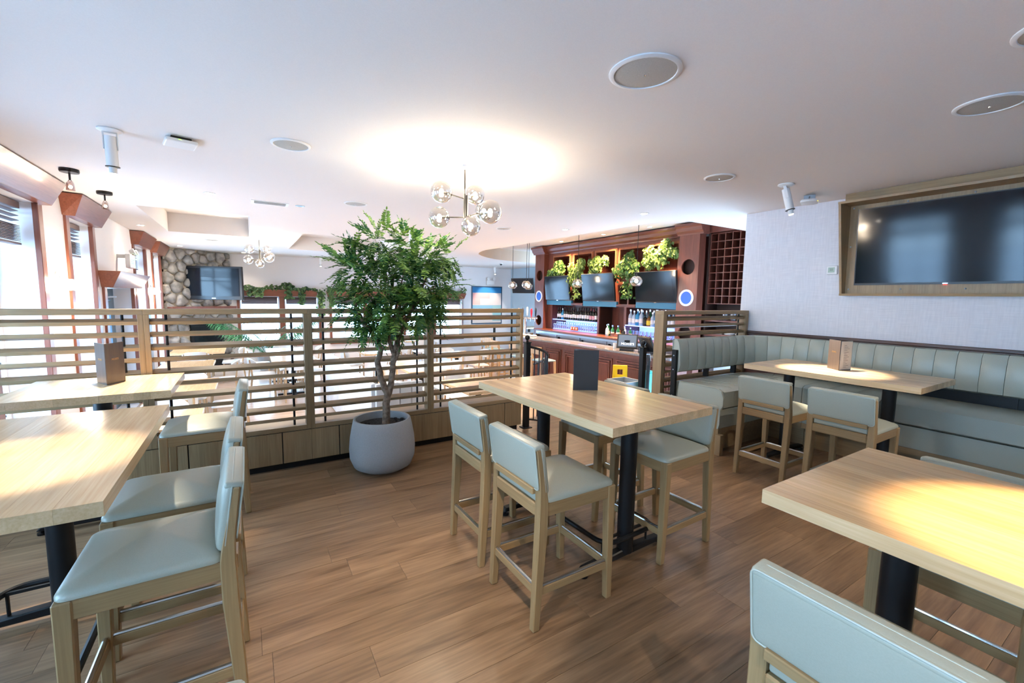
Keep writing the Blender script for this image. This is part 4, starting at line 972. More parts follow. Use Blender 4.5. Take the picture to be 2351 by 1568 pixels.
planter(2.16, 6.96, 'cherry planter box of ivy over the windows behind the tree', 4, [(2.3, .5), (2.9, .3), (4.2, .4), (5.5, .3), (6.5, .25)])
PP = thing('potted_palm', 'tall green palm standing in front of the far windows', 'plant', (.42, 13.3, LZ))
MB().lathe([(.16, 0), (.22, .35), (.23, .42), (.21, .42), (.20, .36)], 22).build('pot', M_CONC, PP, smooth=True)
def palm_frond(L, n, seedv):
    r_ = random.Random(seedv); mb = MB(); pts = [Vector((0, L*k/n*(1-.25*(k/n)), L*.85*(k/n)-L*.38*(k/n)**2)) for k in range(n+1)]
    mb.tube(pts, [.008*(1-.7*k/n) for k in range(n+1)], 4)
    for k in range(3, n+1):
        t_ = k/n; ln = .42*math.sin(math.pi*(.15+.8*t_))
        for s in (-1, 1):
            d = Vector((s*.9, .55, -.25)).normalized(); sd = Vector((.0, .035, .0))
            p = pts[k]; mb.add([p, p+d*ln*.5+sd*.6, p+d*ln-Vector((0, 0, ln*.25)), p+d*ln*.5-sd*.6], [(0, 1, 2, 3)])
    return mb.mesh('frond', M_PALM)
pm = [palm_frond(1.75, 20, 1), palm_frond(1.5, 18, 2)]
for k in range(13):
    f = link('frond', pm[k % 2], PP, (0, 0, .40), (R(0), R(0), R(k*137.5))); f.scale = (1, 1, 1.0+.22*((k*5) % 4)/3)
PA = thing('striped_painting', 'framed abstract painting with blue, pink and cream bands', 'painting', (7.92, FY-.03, 1.20))
MB().box(-.66, .66, 0, .028, -.72, .72).build('frame', mat('navy_frame', (.02, .05, .10), .4), PA)
for n_, x0, x1, z0, z1, c in (('band', -.62, .62, .47, .68, (.02, .19, .46)), ('band', -.62, .62, 0, .469, (.62, .55, .55)), ('patch', -.62, .12, .25, .46, (.72, .38, .38)), ('patch', -.62, -.30, .02, .249, (.70, .42, .40)), ('band', -.62, .62, -.24, -.001, (.22, .42, .56)), ('band', -.62, .62, -.68, -.241, (.62, .57, .55)), ('patch', .24, .62, -.6, -.02, (.28, .48, .52))):
    MB().box(x0, x1, -.003 if n_ == 'band' else -.005, .0, z0, z1).build(n_, mat('paint_%s_%.2f' % (n_, z0), c, .7), PA)
EM = thing('emergency_light', 'white emergency light unit above the striped painting', 'emergency light', (8.05, FY-.07, 2.06))
MB().box(-.17, .17, 0, .069, -.09, .09).build('case', M_WHITE, EM, bevel=.01)
for s in (-1, 1): MB().lathe([(.02, 0), (.055, .05), (.06, .075), (.0585, .076)], 14, M=Matrix.Translation((s*.12, .03, .14)) @ Matrix.Rotation(R(90), 4, 'X')).build('lamp_head', M_WHITE, EM, smooth=True)
T3 = thing('flat_television', 'dark television tilted down on the pale blue wall behind the hanging lamps', 'television', (8.48, 13.15, 1.93), R(-62))
tl = Matrix.Rotation(R(14), 4, 'X')
MB().box(-.44, .44, 0, .05, -.27, .27).xform(tl).build('case', M_BEZEL, T3)
MB().box(-.42, .42, -.004, .001, -.25, .25).xform(tl).build('screen', M_SCREEN, T3)
MB().tube([(0, .04, 0), (.0, .25, .02), (.0, .565, .02)], .025).build('bracket', M_BLACK, T3)
for k, (x, y) in enumerate(((7.14, 12.38), (5.8, 13.7))):
    t = thing('dome_camera', ('small dome camera on the ceiling before the curved recess', 'second small dome camera nearer the far wall')[k], 'camera', (x, y, CZ), 0, 'ceiling dome cameras')
    MB().cyl(.06, -.03, 0, 16).build('base', M_WHITE, t); MB().sphere(.042, (0, 0, -.032), 14, 8).build('dome', M_BEZEL, t, smooth=True)
# serving doorway at the end of the bar
D2 = bpy.data.objects.new('door_2', None); COL.objects.link(D2); D2['kind'] = 'structure'
MB().box(8.84, 9.0, 11.85, 12.05, LZ, 2.45).box(8.84, 9.0, 10.95, 11.05, LZ, 2.45).box(8.84, 9.0, 11.05, 11.85, 2.35, 2.45).build('casing', M_CREAM, D2)
MB().box(8.96, 8.995, 11.05, 11.85, LZ, 2.35).build('door_leaf', M_CHERRY, D2)
# ================================================================== the back bar
BX, BY0, BY1, BT = 7.30, 5.10, 10.40, 2.76
BB = thing('back_bar', 'tall mahogany back bar with arched bays, columns and bottle niches', 'back bar', (BX, 0, 0))
bays = [(5.66, 6.34), (6.49, 7.21), (7.37, 8.01), (8.17, 8.82), (9.02, 9.70)]
niche = [(5.62, 6.98, .665, 1.33), (7.05, 7.86, .665, 1.33), (7.92, 9.76, .665, 1.33)]
cub = [(6.68, 6.93, 1.40, 1.80), (6.97, 7.22, 1.40, 1.80), (8.42, 8.84, 1.40, 1.80)]
hl = [rect(a, b, 2.02, 2.62) for a, b in bays] + [rect(a, b, c, d) for a, b, c, d in niche] + [rect(a, b, c, d) for a, b, c, d in cub]
MB().poly(rect(5.54, 9.98, LZ, BT), 0, .035, hl).xform(MX).build('face_board', M_MAHOG, BB)
MB().box(.44, .47, BY0, BY1, LZ, BT).build('back_board', M_MAHOG, BB)
for a, b, c, d in niche+cub+[(p, q, 2.02, 2.62) for p, q in bays]:
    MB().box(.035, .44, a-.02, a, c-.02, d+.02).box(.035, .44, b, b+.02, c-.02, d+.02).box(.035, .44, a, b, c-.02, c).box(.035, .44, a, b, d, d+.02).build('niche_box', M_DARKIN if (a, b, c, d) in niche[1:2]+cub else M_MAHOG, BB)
for a, b in bays:   # stepped mouldings round each bay
    for k, (o_, pr) in enumerate(((.055, -.018), (.03, -.034))):
        MB().poly(rect(a-o_, b+o_, 2.0, 2.62+o_), pr, 0, [rect(a-o_+.028, b+o_-.028, 2.001, 2.62+o_-.028)]).xform(MX).build('bay_moulding', M_BAY, BB, bevel=.003)
def column_plate(y0, y1, label):
    yc = (y0+y1)/2; r = .145
    c = MB().poly(rect(y0, y1, .30, BT), -.16, -.13, [[(p[0], p[1]) for p in circ(yc, z, r)] for z in (2.14, .88)]).xform(MX).build('column', M_MAHOG, BB)
    MB().box(-.13, .02, y0, y0+.02, LZ, BT).box(-.13, .02, y1-.02, y1, LZ, BT).box(-.16, -.13, y0, y1, LZ, .30).build('column_side', M_MAHOG, BB)
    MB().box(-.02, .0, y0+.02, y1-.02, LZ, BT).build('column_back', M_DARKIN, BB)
    RM = Matrix.Translation((-.16, yc, 1.56)) @ Matrix.Rotation(R(-90), 4, 'Y')
    MB().lathe([(.120, .001), (.120, .012), (.158, .012), (.158, .001)], 36, M=RM, cap=False).build('disc_ring', M_WHITE, BB, smooth=True)
    MB().cyl(.121, .001, .008, 36, M=RM).build('disc', M_BLUEDISC, BB)
column_plate(5.10, 5.54, 'r'); column_plate(9.97, 10.40, 'l')
cr = [(.0, BT-.03), (-.17, BT-.03), (-.18, BT+.0), (-.22, BT+.04), (-.24, BT+.10), (-.27, BT+.13), (-.27, BT+.17), (.0, BT+.17)]
def crown(y0, y1, dx):
    MB().loft([[(x+dx, y0, z) for x, z in cr], [(x+dx, y1, z) for x, z in cr]]).build('crown_moulding', M_MAHOGY, BB)
crown(BY0-.08, 5.58, 0); crown(5.581, 9.93, .13); crown(9.931, BY1+.08, 0)
for a, b in ((5.62, 6.66), (7.24, 8.40), (8.86, 9.94)): MB().box(-.06, -.002, a, b, 1.33, 1.455).build('lit_board', M_TEALPANEL, BB)  # plain blue boards below the bar televisions
for a, b in ((6.67, 7.235), (8.41, 8.855)): MB().box(-.07, .0, a, b, 1.345, 1.385).build('ledge', M_MAHOGY, BB); MB().box(-.05, .0, a, b, 1.80, 1.83).build('ledge', M_MAHOGY, BB)
for nm, a, b in (('led_shelf', 7.94, 9.66), ('led_shelf', 5.64, 6.96)):
    MB().box(-.05, .30, a, b, .925, .945).build(nm, M_LED, BB)
    MB().box(-.04, .26, a+.01, b-.01, .672, .690).build(nm, M_LED, BB)
    MB().box(.425, .438, a, b, .70, .92).build('lit_back_panel', M_LED, BB)
MB().box(-.46, 0, 5.2, 10.0, .615, .662).build('counter', M_MAHOGY, BB, bevel=.006)
MB().box(-.40, 0, 5.25, 9.95, LZ, .615).build('cooler_cabinet', M_INOX, BB)
for k in range(5):
    d_ = MB().box(-.425, -.40, 5.3+.92*k, 6.18+.92*k, LZ+.12, .56).build('cooler_door', M_INOX, BB, bevel=.004)
    MB().box(-.455, -.425, 6.08+.92*k, 6.13+.92*k, .30, .52).build('handle', M_BLACK, d_)
def bar_tv(y0, y1, z0, z1, label):
    t = thing('flat_television', label, 'television', (BX-.20, (y0+y1)/2, (z0+z1)/2))
    h, w_ = (z1-z0)/2, (y1-y0)/2; tm = Matrix.Rotation(R(-7), 4, 'Y')
    MB().box(0, .05, -w_, w_, -h, h).xform(tm).build('case', M_BEZEL, t, bevel=.004)
    MB().box(-.003, .001, -w_+.012, w_-.012, -h+.018, h-.012).xform(tm).build('screen', M_SCREEN, t)
    MB().box(-.006, 0, -.03, .03, -h-.012, -h+.002).xform(tm).build('badge', M_CHROME, t)
    MB().tube([(.04, 0, 0), (.2, 0, 0)], .03).build('bracket', M_BLACK, t)
bar_tv(5.53, 6.57, 1.46, 2.09, 'bar television nearest the booth, under ivy'); bar_tv(7.20, 8.30, 1.46, 2.11, 'middle bar television under the ivy'); bar_tv(8.80, 9.85, 1.46, 2.10, 'bar television at the far end beside the column')
def ivy(cy, cz, wy, wz, seedv, label, trail=0):
    r_ = random.Random(seedv*7+1); pts = []
    subs = [(r_.uniform(-.75, .75)*wy, r_.uniform(-.8, .55)*wz, r_.uniform(.26, .5)*min(wy, wz)) for _ in range(11)]+[(0, -.3*wz, .6*min(wy, wz))]
    for k in range(900):
        sy, sz, sr_ = subs[r_.randrange(len(subs))]
        d = Vector((-abs(r_.gauss(0, 1)), r_.gauss(0, 1), r_.gauss(0, 1))).normalized(); q = sr_*r_.uniform(.55, 1.12)
        pts.append(((-.12+d.x*q*.8, sy+d.y*q, sz+d.z*q), (d.x-.4, d.y*.7, d.z*.5+.35)))
    for k in range(trail): pts.append(((-.16+r_.uniform(-.04, .02), r_.gauss(-.02, .09), -wz-r_.random()*.38), (-1, 0, .2)))
    o = leaf_cloud(pts, .072, seedv, M_IVY, .75).build('ivy', M_IVY, None, loc=(BX, cy, cz)); tag(o, label, 'plant', 'ivy plants in the bar bays')
ivy(9.42, 2.30, .38, .27, 1, 'ivy plant over the far bar television')
ivy(8.56, 2.22, .34, .34, 2, 'ivy plant trailing between the first and middle bar televisions', 60)
ivy(7.75, 2.30, .42, .25, 3, 'ivy plant above the middle bar television')
ivy(6.85, 2.27, .40, .36, 4, 'ivy plant trailing between the middle and near bar televisions', 110)
ivy(5.98, 2.40, .46, .31, 5, 'largest ivy plant over the bar television by the booth')
# bottles: one mesh per kind, copies share it
def bottle_proto(kind, prof, glassm, labelz, labelr, labelm, capm, caph):
    t = thing('bottle', '', 'bottle', (0, 0, -50))
    MB().lathe(prof, 14).build('body', glassm, t, smooth=True)
    MB().lathe([(labelr, labelz[0]), (labelr, labelz[1])], 14, cap=False).build('label', labelm, t, smooth=True)
    z = prof[-1][1]; r = prof[-1][0]; MB().cyl(r*1.12, z-caph, z+.004, 10).build('cap', capm, t)
    return t
WINE = [(.036, 0), (.038, .01), (.038, .19), (.030, .215), (.015, .235), (.0145, .30), (.016, .305), (.0155, .315)]
SPIR = [(.040, 0), (.043, .01), (.043, .16), (.036, .19), (.016, .215), (.0145, .27), (.016, .285)]
SQUR = [(.045, 0), (.047, .01), (.047, .15), (.035, .175), (.015, .19), (.014, .235), (.016, .245)]
g_red = mat('dark_wine_glass', (.008, .010, .010), .12); g_clr = mat('clear_spirit_glass', (.42, .52, .66), .08, alpha=.5); g_amb = mat('amber_spirit', (.22, .07, .015), .1); g_grn = mat('green_bottle_glass', (.02, .13, .06), .1); g_blu = mat('blue_bottle_glass', (.03, .22, .45), .1)
l_wht = mat('white_paper_label', (.74, .74, .76), .7); l_yel = mat('yellow_paper_label', (.80, .58, .05), .7); l_pnk = mat('pink_paper_label', (.75, .38, .42), .7); l_blk = mat('black_paper_label', (.03, .03, .04), .6)
c_blk = M_BLACK; c_red = mat('burgundy_foil', (.14, .02, .03), .4); c_sil = M_CHROME
PB = {'wine': bottle_proto('wine', WINE, g_red, (.06, .145), .0386, l_wht, c_blk, .06), 'winer': bottle_proto('wine', WINE, g_red, (.05, .14), .0386, l_pnk, c_red, .06), 'clear': bottle_proto('sp', SPIR, g_clr, (.05, .13), .0436, l_wht, c_sil, .03),
      'amber': bottle_proto('sp', SQUR, g_amb, (.03, .12), .0476, l_yel, c_blk, .03), 'green': bottle_proto('sp', SPIR, g_grn, (.05, .12), .0436, l_wht, c_sil, .03), 'blue': bottle_proto('sp', SPIR, g_blu, (.06, .11), .0436, l_wht, c_sil, .03), 'dark': bottle_proto('sp', SQUR, g_red, (.04, .12), .0476, l_blk, c_blk, .03)}
used = set()
def put_bottle(k, loc, s, label, group):
    p = PB[k]
    if k not in used: used.add(k); o = p; o.location = loc; o['label'] = label; o['group'] = group
    else: o = dup(p, loc, 0, label, group)
    o.scale = (s, s, s)
br = random.Random(3); N1 = 17
for rowi, (dx, yo) in enumerate(((.03, 0), (.14, .045))):
    for k in range(N1-rowi):
        y_ = 9.50-yo-k*.094
        kd = 'blue' if (rowi == 0 and k == 2) else ('winer' if (rowi == 0 and k in (14, 15)) else 'wine')
        lb = {'blue': 'turquoise bottle among the wine bottles on the lit shelf', 'winer': 'wine bottle with pink label, %s in the front row' % ORD[k], 'wine': '%s dark wine bottle from the left, %s row on the lit shelf' % (ORD[k], ('front', 'second')[rowi])}[kd]
        put_bottle(kd, (BX+dx, y_, .945), br.uniform(.98, 1.08), lb, 'wine bottles on the lit shelf' if kd == 'wine' else ('pink label wine bottles' if kd == 'winer' else None))
seq = ['clear', 'clear', 'blue', 'clear', 'dark', 'amber', 'clear', 'blue', 'clear', 'green', 'clear', 'clear']
for rowi, dx in enumerate((.02, .14)):
    for k in range(12):
        kd = seq[(k+rowi*5) % 12]
        put_bottle(kd, (BX+dx, 6.86-rowi*.03-k*.103, .945), br.uniform(1.0, 1.25), {'clear': 'clear spirit bottle with white label on spirits shelf', 'blue': 'blue spirit bottle on spirits shelf', 'dark': 'dark spirit bottle with black label on spirits shelf', 'amber': 'amber bottle with yellow label on spirits shelf', 'green': 'green bottle on spirits shelf'}[kd]+', %s from left, %s row' % (ORD[k], ('front', 'second')[rowi]), kd+' spirit bottles '+('front' if rowi == 0 else 'second')+' row')
for k in range(9):
    kd = ['green', 'clear', 'dark', 'green', 'amber'][k % 5]
    put_bottle(kd, (BX-.10-.12*(k % 2), 7.42-k*.085, .662), br.uniform(.8, .95), {'green': 'green liqueur bottle, %s from the left on the counter by the crate' % ORD[k], 'clear': 'clear liqueur bottle, %s from the left on the counter by the crate' % ORD[k], 'dark': 'dark liqueur bottle, %s from the left on the counter by the crate' % ORD[k], 'amber': 'amber liqueur bottle, %s from the left on the counter by the crate' % ORD[k]}[kd], kd+' liqueur bottles on the counter')
gp = MB().lathe([(.026, 0), (.028, .004), (.034, .13), (.033, .13), (.027, .008), (.002, .007)], 14, cap=False).mesh('glass_tumbler', M_BOTGLASS, smooth=True)
gw = MB().lathe([(.030, 0), (.004, .008), (.004, .07), (.030, .10), (.036, .14), (.030, .185), (.029, .185), (.034, .14), (.028, .103), (.002, .08)], 14, cap=False).mesh('wine_glass', M_BOTGLASS, smooth=True)
for rowi in range(2):
    for k in range(20): tag(link('wine_glass' if rowi else 'glass_tumbler', gw if rowi else gp, None, (BX-.02+.12*rowi, 9.62-k*.085, .690)), ('%s stemmed glass from the left in the back row under the wine', '%s clear tumbler from the left in the front row under the wine')[1-rowi] % ORD[k], 'glass', ('stemmed glasses under the wine', 'tumblers under the wine')[1-rowi])
    for k in range(12): tag(link('glass_tumbler', gp, None, (BX-.02+.12*rowi, 6.86-k*.105, .690)), ('%s tumbler from the left below the spirit bottles, back row', '%s tumbler from the left below the spirit bottles, front row')[1-rowi] % ORD[k], 'glass', ('tumblers below spirits back', 'tumblers below spirits front')[1-rowi])
for k in range(3): tag(MB().lathe([(.035, 0), (.042, .03), (.038, .08), (.034, .095), (.033, .09)], 14).build('copper_mug', mat('copper', (.75, .30, .18), .25, .9), None, smooth=True, loc=(BX-.11, 8.74-k*.1, .690)), '%s copper mug from the left under the wine bottles' % ORD[k], 'mug', 'copper mugs')
FC = thing('fruit_crate', 'small wooden crate on the back counter beside the register', 'crate', (BX-.26, 6.95, .662))
MB().box(-.08, .08, -.16, .16, 0, .01).build('base', M_DOAK, FC)
for k in range(2):
    for x_ in (-.08, .075): MB().box(x_, x_+.008, -.16, .16, .015+.04*k, .045+.04*k).build('slat', M_CHERRYY, FC)
    for y_ in (-.16, .152): MB().box(-.072, .075, y_, y_+.008, .015+.04*k, .045+.04*k).build('slat', M_CHERRYY, FC)
for k in range(3): tag(MB().sphere(.036, (0, 0, 0), 12, 8).build('orange', mat('orange_fruit', (.75, .20, .06), .5), None, smooth=True, loc=(BX-.26, 6.86+k*.08, .662+.047)), '%s orange from the right in the small bar crate' % ORD[k], 'fruit', 'oranges in the crate')
# wine cubbies
WR = thing('wine_rack', 'dark wooden wine cubby rack beside the bar column', 'wine rack', (7.42, 0, 0))
ry0, ry1, rz0, rz1 = 4.36, 5.06, 1.46, 2.74
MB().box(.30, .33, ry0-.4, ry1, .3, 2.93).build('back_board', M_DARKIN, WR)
for k in range(6):
    y_ = ry1-(ry1-ry0)*k/5; MB().box(0, .30, y_-.007, y_+.007, rz0, rz1).build('divider', M_MAHOG, WR)
for k in range(10):
    z_ = rz0+(rz1-rz0)*k/9; MB().box(-.002, .30, ry0, ry1, z_-.007, z_+.007).build('shelf', M_MAHOGY, WR)
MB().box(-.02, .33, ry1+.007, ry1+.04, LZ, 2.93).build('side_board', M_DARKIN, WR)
MB().box(-.06, .33, 3.9, ry1+.04, rz1+.02, 2.93).build('header', M_MAHOGY, WR)
MB().box(-.05, .30, 3.9, ry1, .86, .90).box(-.05, .30, 3.9, ry1, 1.13, 1.155).build('lower_shelf', M_MAHOGY, WR)
for k in range(5):
    tag(MB().lathe([(.09, 0), (.10, .02), (.075, .05), (.02, .065)], 10).build('folded_linen', M_OFFW, None, smooth=True, loc=(7.52, 4.86-k*.215, .90)), '%s folded white linen from the left under the wine cubbies' % ORD[k], 'linen', 'folded linens')
    if k < 4: tag(link('glass_pitcher', MB().lathe([(.05, 0), (.055, .01), (.062, .13), (.06, .13), (.052, .012), (.003, .01)], 14, cap=False).mesh('glass_pitcher', M_BOTGLASS, smooth=True), None, (7.50, 4.74-k*.16, 1.156)), '%s glass pitcher from the left under the wine cubbies' % ORD[k], 'pitcher', 'glass pitchers')

# ================================================================== front bar counter
BC = thing('bar_counter', 'curved mahogany bar counter with grey granite top', 'bar', (0, 0, 0))
top = [(6.04, 4.75), (6.0, 5.3), (5.97, 6.1), (5.97, 7.0), (5.95, 7.7), (5.86, 8.3), (5.80, 8.8), (5.86, 9.3), (6.1, 9.85), (6.45, 10.25), (6.88, 10.45), (6.88, 10.05), (6.64, 9.9), (6.45, 9.55), (6.38, 9.1), (6.42, 8.5), (6.5, 7.9), (6.52, 4.75)]
MB().poly(top, .495, .535).build('granite_top', M_GRANITE, BC, bevel=.006)
MB().poly([(x+(.02 if i < 10 else 0), y) for i, (x, y) in enumerate(top)], .44, .4945).build('edge_moulding', M_MAHOGY, BC)
body = [(x+(.14 if i < 8 else .08 if i < 10 else -.02 if i < 18 else 0), y-(.08 if 7 < i < 11 else 0)) for i, (x, y) in enumerate(top)]
MB().poly(body, LZ, .4395).build('body', M_MAHOG, BC)
for (x0, y0), (x1, y1) in zip(body[:9], body[1:10]):
    L = math.hypot(x1-x0, y1-y0); a = math.atan2(y1-y0, x1-x0)
    Mp = Matrix.Translation((x0, y0, 0)) @ Matrix.Rotation(a, 4, 'Z')
    for o_, d_ in ((.05, .018), (.10, .032), (.15, .024)):
        if L > 2*o_+.1: MB().poly(rect(o_, L-o_, LZ+.12+o_, .40-o_), 0, d_, [rect(o_+.035, L-o_-.035, LZ+.155+o_, .365-o_)]).xform(Mp @ MY).build('raised_panel', M_MAHOG, BC, bevel=.004)
    MB().box(0, L, -.0, .012, LZ, LZ+.10).xform(Mp).build('kick_board', M_MAHOGY, BC)
# till screens, beer tower and other things on the bar
def till(loc, rz, label, lit, word=False):
    t = thing('till_screen', label, 'till', loc, rz, 'bar tills')
    MB().box(-.13, .13, -.06, .16, 0, .045).build('base', M_BEZEL, t, bevel=.008)
    tm = Matrix.Translation((0, -.02, .05)) @ Matrix.Rotation(R(-24), 4, 'X')
    MB().box(-.195, .195, 0, .045, 0, .29).xform(tm).build('case', M_BEZEL, t, bevel=.008)
    MB().box(-.165, .165, -.003, .001, .035, .265).xform(tm).build('screen', mat('lit_till_glass', (.05, .06, .08), .15, emit=(.20, .26, .34), estr=.35) if lit else M_SCREEN, t)
    if word: text('lettering', "MOXIE'S", .066, mat('white_print', (.9, .9, .9), .5, emit=(1, 1, 1), estr=.9), t, tm @ Matrix.Translation((.01, -.004, .085)) @ Matrix.Rotation(R(90), 4, 'X'), .0004)
    MB().box(-.05, .05, .02, .12, .045, .2).build('stand', M_BEZEL, t)
till((6.18, 5.86, .535), R(-54), 'till screen showing the white wordmark on the bar', True, True)
till((6.30, 5.42, .535), R(75), 'second till seen from its dark back beside the first', False)
tag(MB().lathe([(.03, 0), (.036, .11), (.035, .11), (.029, .005)], 14).build('paper_cup', M_WHITE, None, smooth=True, loc=(6.22, 6.22, .535)), 'white cup standing beside the lit till', 'cup')
BTW = thing('beer_tower', 'chrome beer tap tower with coloured handles at the bar end', 'beer tap', (6.55, 9.98, .535), R(-50))
MB().lathe([(.06, 0), (.06, .02), (.035, .03), (.035, .42), (.042, .44)], 18).build('column', M_CHROME, BTW, smooth=True)
MB().tube([(-.25, 0, .42), (.35, 0, .42)], .035, 12).build('crossbar', M_CHROME, BTW, smooth=True)
for k, c in enumerate(((.80, .55, .35), (.06, .10, .22), (.78, .80, .84), (.70, .02, .06), (.01, .02, .04))):
    x_ = -.18+.12*k; tp = MB().tube([(x_, -.03, .42), (x_, -.09, .42), (x_, -.09, .34)], .010, 8).build('tap', M_CHROME, BTW)
    MB().lathe([(.012, .45), (.020, .50), (.032, .60), (.028, .66), (.012, .69)], 12, (x_, -.03, .02*(k % 3))).build('tap_handle', mat('tap_handle_%d' % k, c, .4), BTW, smooth=True)
for k in range(4):
    tag(MB().lathe([(.075, 0), (.09, .015), (.07, .035), (.02, .045)], 9).build('bar_towel', M_OFFW, None, smooth=True, loc=(6.12+.03*k, 9.62-.185*k, .535)), '%s crumpled white bar towel from the beer tower' % ORD[k], 'towel', 'bar towels')
# service station at the foot of the bar
BN = thing('bus_tub', 'grey plastic bus tub on a stand by the bar front', 'tub', (5.56, 5.28, LZ+.10), 0)
MB().poly(rect(-.20, .20, -.21, .21), .40, .56, [rect(-.188, .188, -.198, .198)]).box(-.188, .188, -.198, .198, .40, .41).build('tub', M_GREYBIN, BN)
MB().poly(rect(-.215, .215, -.225, .225), .553, .565, [rect(-.186, .186, -.196, .196)]).build('rim', M_GREYBIN, BN)
for x_ in (-.18, .16):
    for y_ in (-.19, .17): MB().box(x_, x_+.02, y_, y_+.02, -.10, .40).build('leg', M_BLACK, BN)
CS = thing('caution_sign', 'yellow folding caution sign standing behind the bus tub', 'sign', (5.74, 5.56, LZ), R(-38))
MB().poly(rect(-.13, .13, 0, .86), 0, .014, [rect(-.05, .05, .68, .78)]).xform(Matrix.Rotation(R(-7), 4, 'X') @ MY).build('front_panel', M_YELLOW, CS, bevel=.006)
MB().poly(rect(-.13, .13, 0, .86), 0, .014, [rect(-.05, .05, .68, .78)]).xform(Matrix.Translation((0, .22, 0)) @ Matrix.Rotation(R(7), 4, 'X') @ MY).build('rear_panel', M_YELLOW, CS, bevel=.006)
text('lettering', 'CAUTION', .05, M_BLACK, CS, Matrix.Translation((0, .070, .60)) @ Matrix.Rotation(R(-7), 4, 'X') @ Matrix.Rotation(R(90), 4, 'X'), .0006)
TQ = thing('spray_caddy', 'turquoise plastic caddy beside the black newel post', 'caddy', (5.72, 4.94, LZ), 0)
MB().sect([(0, 0, 0, .20, .14), (0, 0, .84, .22, .16)]).build('body', M_TEAL, TQ, bevel=.01); MB().box(-.115, .115, -.085, .085, .84, .86).build('lid', M_TEAL, TQ, bevel=.004)

# ================================================================== railings by the steps
def newel(loc, h, label):
    t = thing('newel_post', label, 'newel post', loc, 0, 'black steel newel posts')
    MB().box(-.03, .03, -.03, .03, .01, h).build('post', M_BLACK, t, bevel=.003)
    MB().box(-.055, .055, -.055, .055, 0, .01).build('base_plate', M_BLACK, t)
    MB().box(-.036, .036, -.036, .036, h, h+.012).build('cap', M_BLACK, t)
    MB().lathe([(.012, h+.012), (.016, h+.022), (.010, h+.03)]+[(max(.001, .030*math.sin(R(a))), h+.06-.030*math.cos(R(a))) for a in range(20, 181, 16)], 16).build('ball_finial', M_BLACK, t, smooth=True)
newel((2.745, 4.13, 0), 1.0, 'black newel post with ball at the end of the long divider')
newel((3.93, 3.47, 0), .955, 'black newel post with ball beside the short divider')
RL = thing('stair_railing', 'curved black railing running down the steps from the long divider', 'railing', (0, 0, 0))
rp = []
for k in range(13):
    a = R(90*k/12); rp.append(Vector((2.775+.62*math.sin(a), 4.13+.80*(1-math.cos(a)), .955-.36*(k/12)**1.2)))
MB().tube(rp, .016, 8).build('handrail', M_BLACK, RL, smooth=True)
MB().tube([p-Vector((0, 0, .86-.0*i)) for i, p in enumerate(rp)], .010, 6).build('bottom_rail', M_BLACK, RL)
for k in range(1, 12): MB().cyl(.007, -.86, -.01, 8, rp[k]).build('baluster', M_BLACK, RL)
R2 = thing('stair_railing', 'short black railing behind the short slatted divider', 'railing', (0, 0, 0))
q = [Vector((3.97, 3.50, .88)), Vector((4.18, 3.60, .86)), Vector((4.5, 3.85, .72)), Vector((4.8, 4.25, .45))]
MB().tube(q, .016, 8).build('handrail', M_RAIL, R2, smooth=True); MB().tube([p-Vector((0, 0, .80)) for p in q], .01, 6).build('bottom_rail', M_BLACK, R2)
for k in range(1, 8):
    f = k/8*3; i = min(2, int(f)); p = q[i].lerp(q[i+1], f-i); MB().cyl(.007, -.8, 0, 8, p).build('baluster', M_BLACK, R2)

# ================================================================== lower dining room
def dining_chair_proto():
    t = thing('dining_chair', '', 'chair', (0, 0, -50))
    for sx in (-1, 1):
        MB().tube([(sx*.21, .20, 0), (sx*.19, .18, .44)], [.012, .017], 8).build('leg', M_DOAK, t, smooth=True)
        MB().tube([(sx*.21, -.24, 0), (sx*.19, -.19, .44), (sx*.20, -.23, .78)], [.012, .017, .013], 8).build('leg', M_DOAK, t, smooth=True)
    pad(.45, .43, .03, .02, .06).xform(Matrix.Translation((0, 0, .44))).build('seat', M_OFFW, t, smooth=True)
    rings = []
    for k in range(11):
        a = R(-68+136*k/10); x_, y_ = .235*math.sin(a), -.04-.21*math.cos(a); e = 1-abs(k/5-1)**3; n_ = Vector((math.sin(a), -math.cos(a), 0)); p = Vector((x_, y_, 0))
        rings.append([p+Vector((0, 0, .66-.05*e)), p+n_*.018+Vector((0, 0, .66-.05*e)), p+n_*.020+Vector((0, 0, .74+.07*e)), p+Vector((0, 0, .74+.07*e))])
    MB().loft(rings).build('backrest', M_OFFW, t, smooth=True)
    return t
DC = dining_chair_proto(); dused = False
def chair(x, y, rz, label):
    global dused
    if not dused: dused = True; DC.location = (x, y, LZ); DC.rotation_euler = (0, 0, rz); tag(DC, label, 'chair', 'white and oak dining chairs')
    else: dup(DC, (x, y, LZ), rz, label, 'white and oak dining chairs')
def dtable(x, y, w_, d_, label, h=.75):
    t = thing('dining_table', label, 'table', (x, y, LZ), 0, 'oak dining tables')
    MB().box(-w_/2, w_/2, -d_/2, d_/2, h-.042, h).build('tabletop', M_TOP, t, bevel=.002)
    MB().cyl(.045, .02, h-.042, 16).build('column', M_BLACK, t, smooth=True)
    MB().box(-.30, .30, -.035, .035, 0, .03).build('foot_bar', M_BLACK, t); MB().box(-.035, .035, -.30, .30, 0, .0299).build('foot_bar', M_BLACK, t)
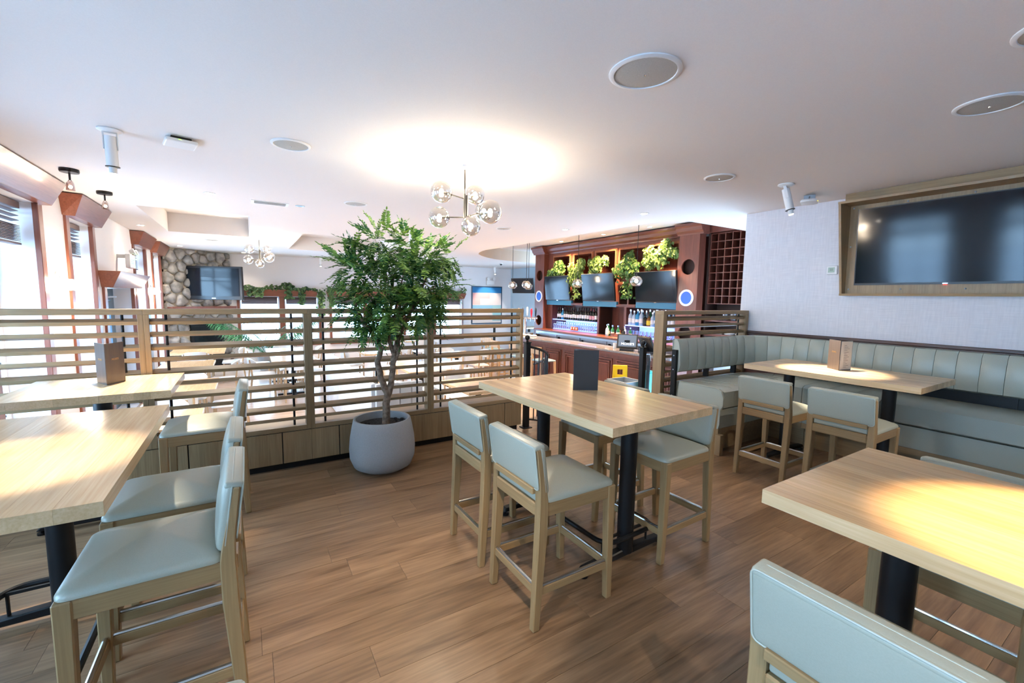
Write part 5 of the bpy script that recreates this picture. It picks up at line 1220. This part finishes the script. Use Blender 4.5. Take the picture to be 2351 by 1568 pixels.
TAB = [(-.85, 5.55, .8, .8, 'nearest the first window behind the divider'), (-.80, 7.45, .8, 1.1, 'by the second window'), (-.95, 9.60, .8, 1.2, 'before the entrance door'), (-.95, 12.0, 1.0, 1.0, 'in front of the stone chimney'),
       (.78, 9.85, .8, .8, 'left of the palm leaves'), (.75, 11.4, .8, .8, 'before the chimney side windows'), (2.75, 7.7, .8, 1.1, 'directly behind the tree trunk'), (2.60, 10.35, .8, 1.1, 'behind the white banquette'), (2.95, 5.75, .8, 1.0, 'seen low behind the right divider bay'), (4.1, 9.1, .8, .8, 'seen high behind the right divider bay'), (4.3, 12.6, .8, .8, 'near the far planter windows')]
for x, y, w_, d_, l_ in TAB:
    dtable(x, y, w_, d_, 'oak dining table '+l_)
    for sx, sy, rz, wd in ((-1, 0, -90, 'window'), (1, 0, 90, 'bar'), (0, 1, 180, 'far'), (0, -1, 0, 'near')):
        if (sx == -1 and x < -.7) or (sy == -1 and y < 5.6): continue
        chair(x+sx*(w_/2+.14), y+sy*(d_/2+.14), R(rz), 'white chair, %s side, table %s' % (wd, l_))
for x, y, lb in ((7.6, 13.6, 'tall oak table before the striped painting'), (8.3, 12.4, 'tall oak table under the tilted far television')): dtable(x, y, .75, .75, lb, 1.05)
BQ = thing('white_banquette', 'long white banquette with vertical channels behind the divider', 'banquette', (1.30, 5.3, LZ))
MB().box(0, .55, 0, 3.6, .10, .42).build('seat_base', M_OFFW, BQ, bevel=.01); MB().box(.03, .52, .03, 3.57, 0, .10).build('plinth', M_BLACK, BQ)
cm = MB().box(-.045, .02, .003, .147, .02, .98).mesh('channel', M_OFFW, bevel=.018, seg=2, smooth=True)
for k in range(24): link('channel', cm, BQ, (0, k*.15, 0))
cm2 = MB().box(.003, .147, -.045, .02, .02, .98).mesh('channel', M_OFFW, bevel=.018, seg=2, smooth=True)
for k in range(4): link('channel', cm2, BQ, (.0+k*.15, -.001, 0))
def bar_stool(x, y, rz, label):
    t = thing('bar_stool', label, 'stool', (x, y, LZ), rz, 'oak bar stools at the bar')
    for sx in (-1, 1):
        MB().sect([(sx*.19, .19, 0, .035, .035), (sx*.17, .17, .70, .04, .04)]).build('leg', M_DOAK, t); MB().sect([(sx*.19, -.21, 0, .035, .035), (sx*.17, -.17, .70, .04, .04), (sx*.18, -.21, 1.02, .035, .03)]).build('leg', M_DOAK, t)
        MB().box(sx*.185-.012, sx*.185+.012, -.18, .17, .22, .25).build('stretcher', M_DOAK, t)
    for yy in (-.195, .18): MB().box(-.18, .18, yy-.012, yy+.012, .30, .33).build('stretcher', M_DOAK, t)
    pad(.40, .40, .03, .025, .04).xform(Matrix.Translation((0, 0, .70))).build('seat', mat('blue_grey_vinyl', (.20, .33, .42), .4), t, smooth=True)
    MB().box(-.17, .17, -.225, -.20, .86, 1.02).build('backrest', M_DOAK, t, bevel=.005)
for k, (x, y) in enumerate(((5.35, 8.3), (5.25, 9.0), (5.45, 9.7), (5.7, 10.4), (5.45, 7.55))): bar_stool(x, y, R(-90), ('oak bar stool closest to the railing', 'second oak bar stool along the curved counter', 'third oak bar stool along the curved counter', 'oak bar stool at the beer tower end', 'oak bar stool half hidden by the black newel post')[k])
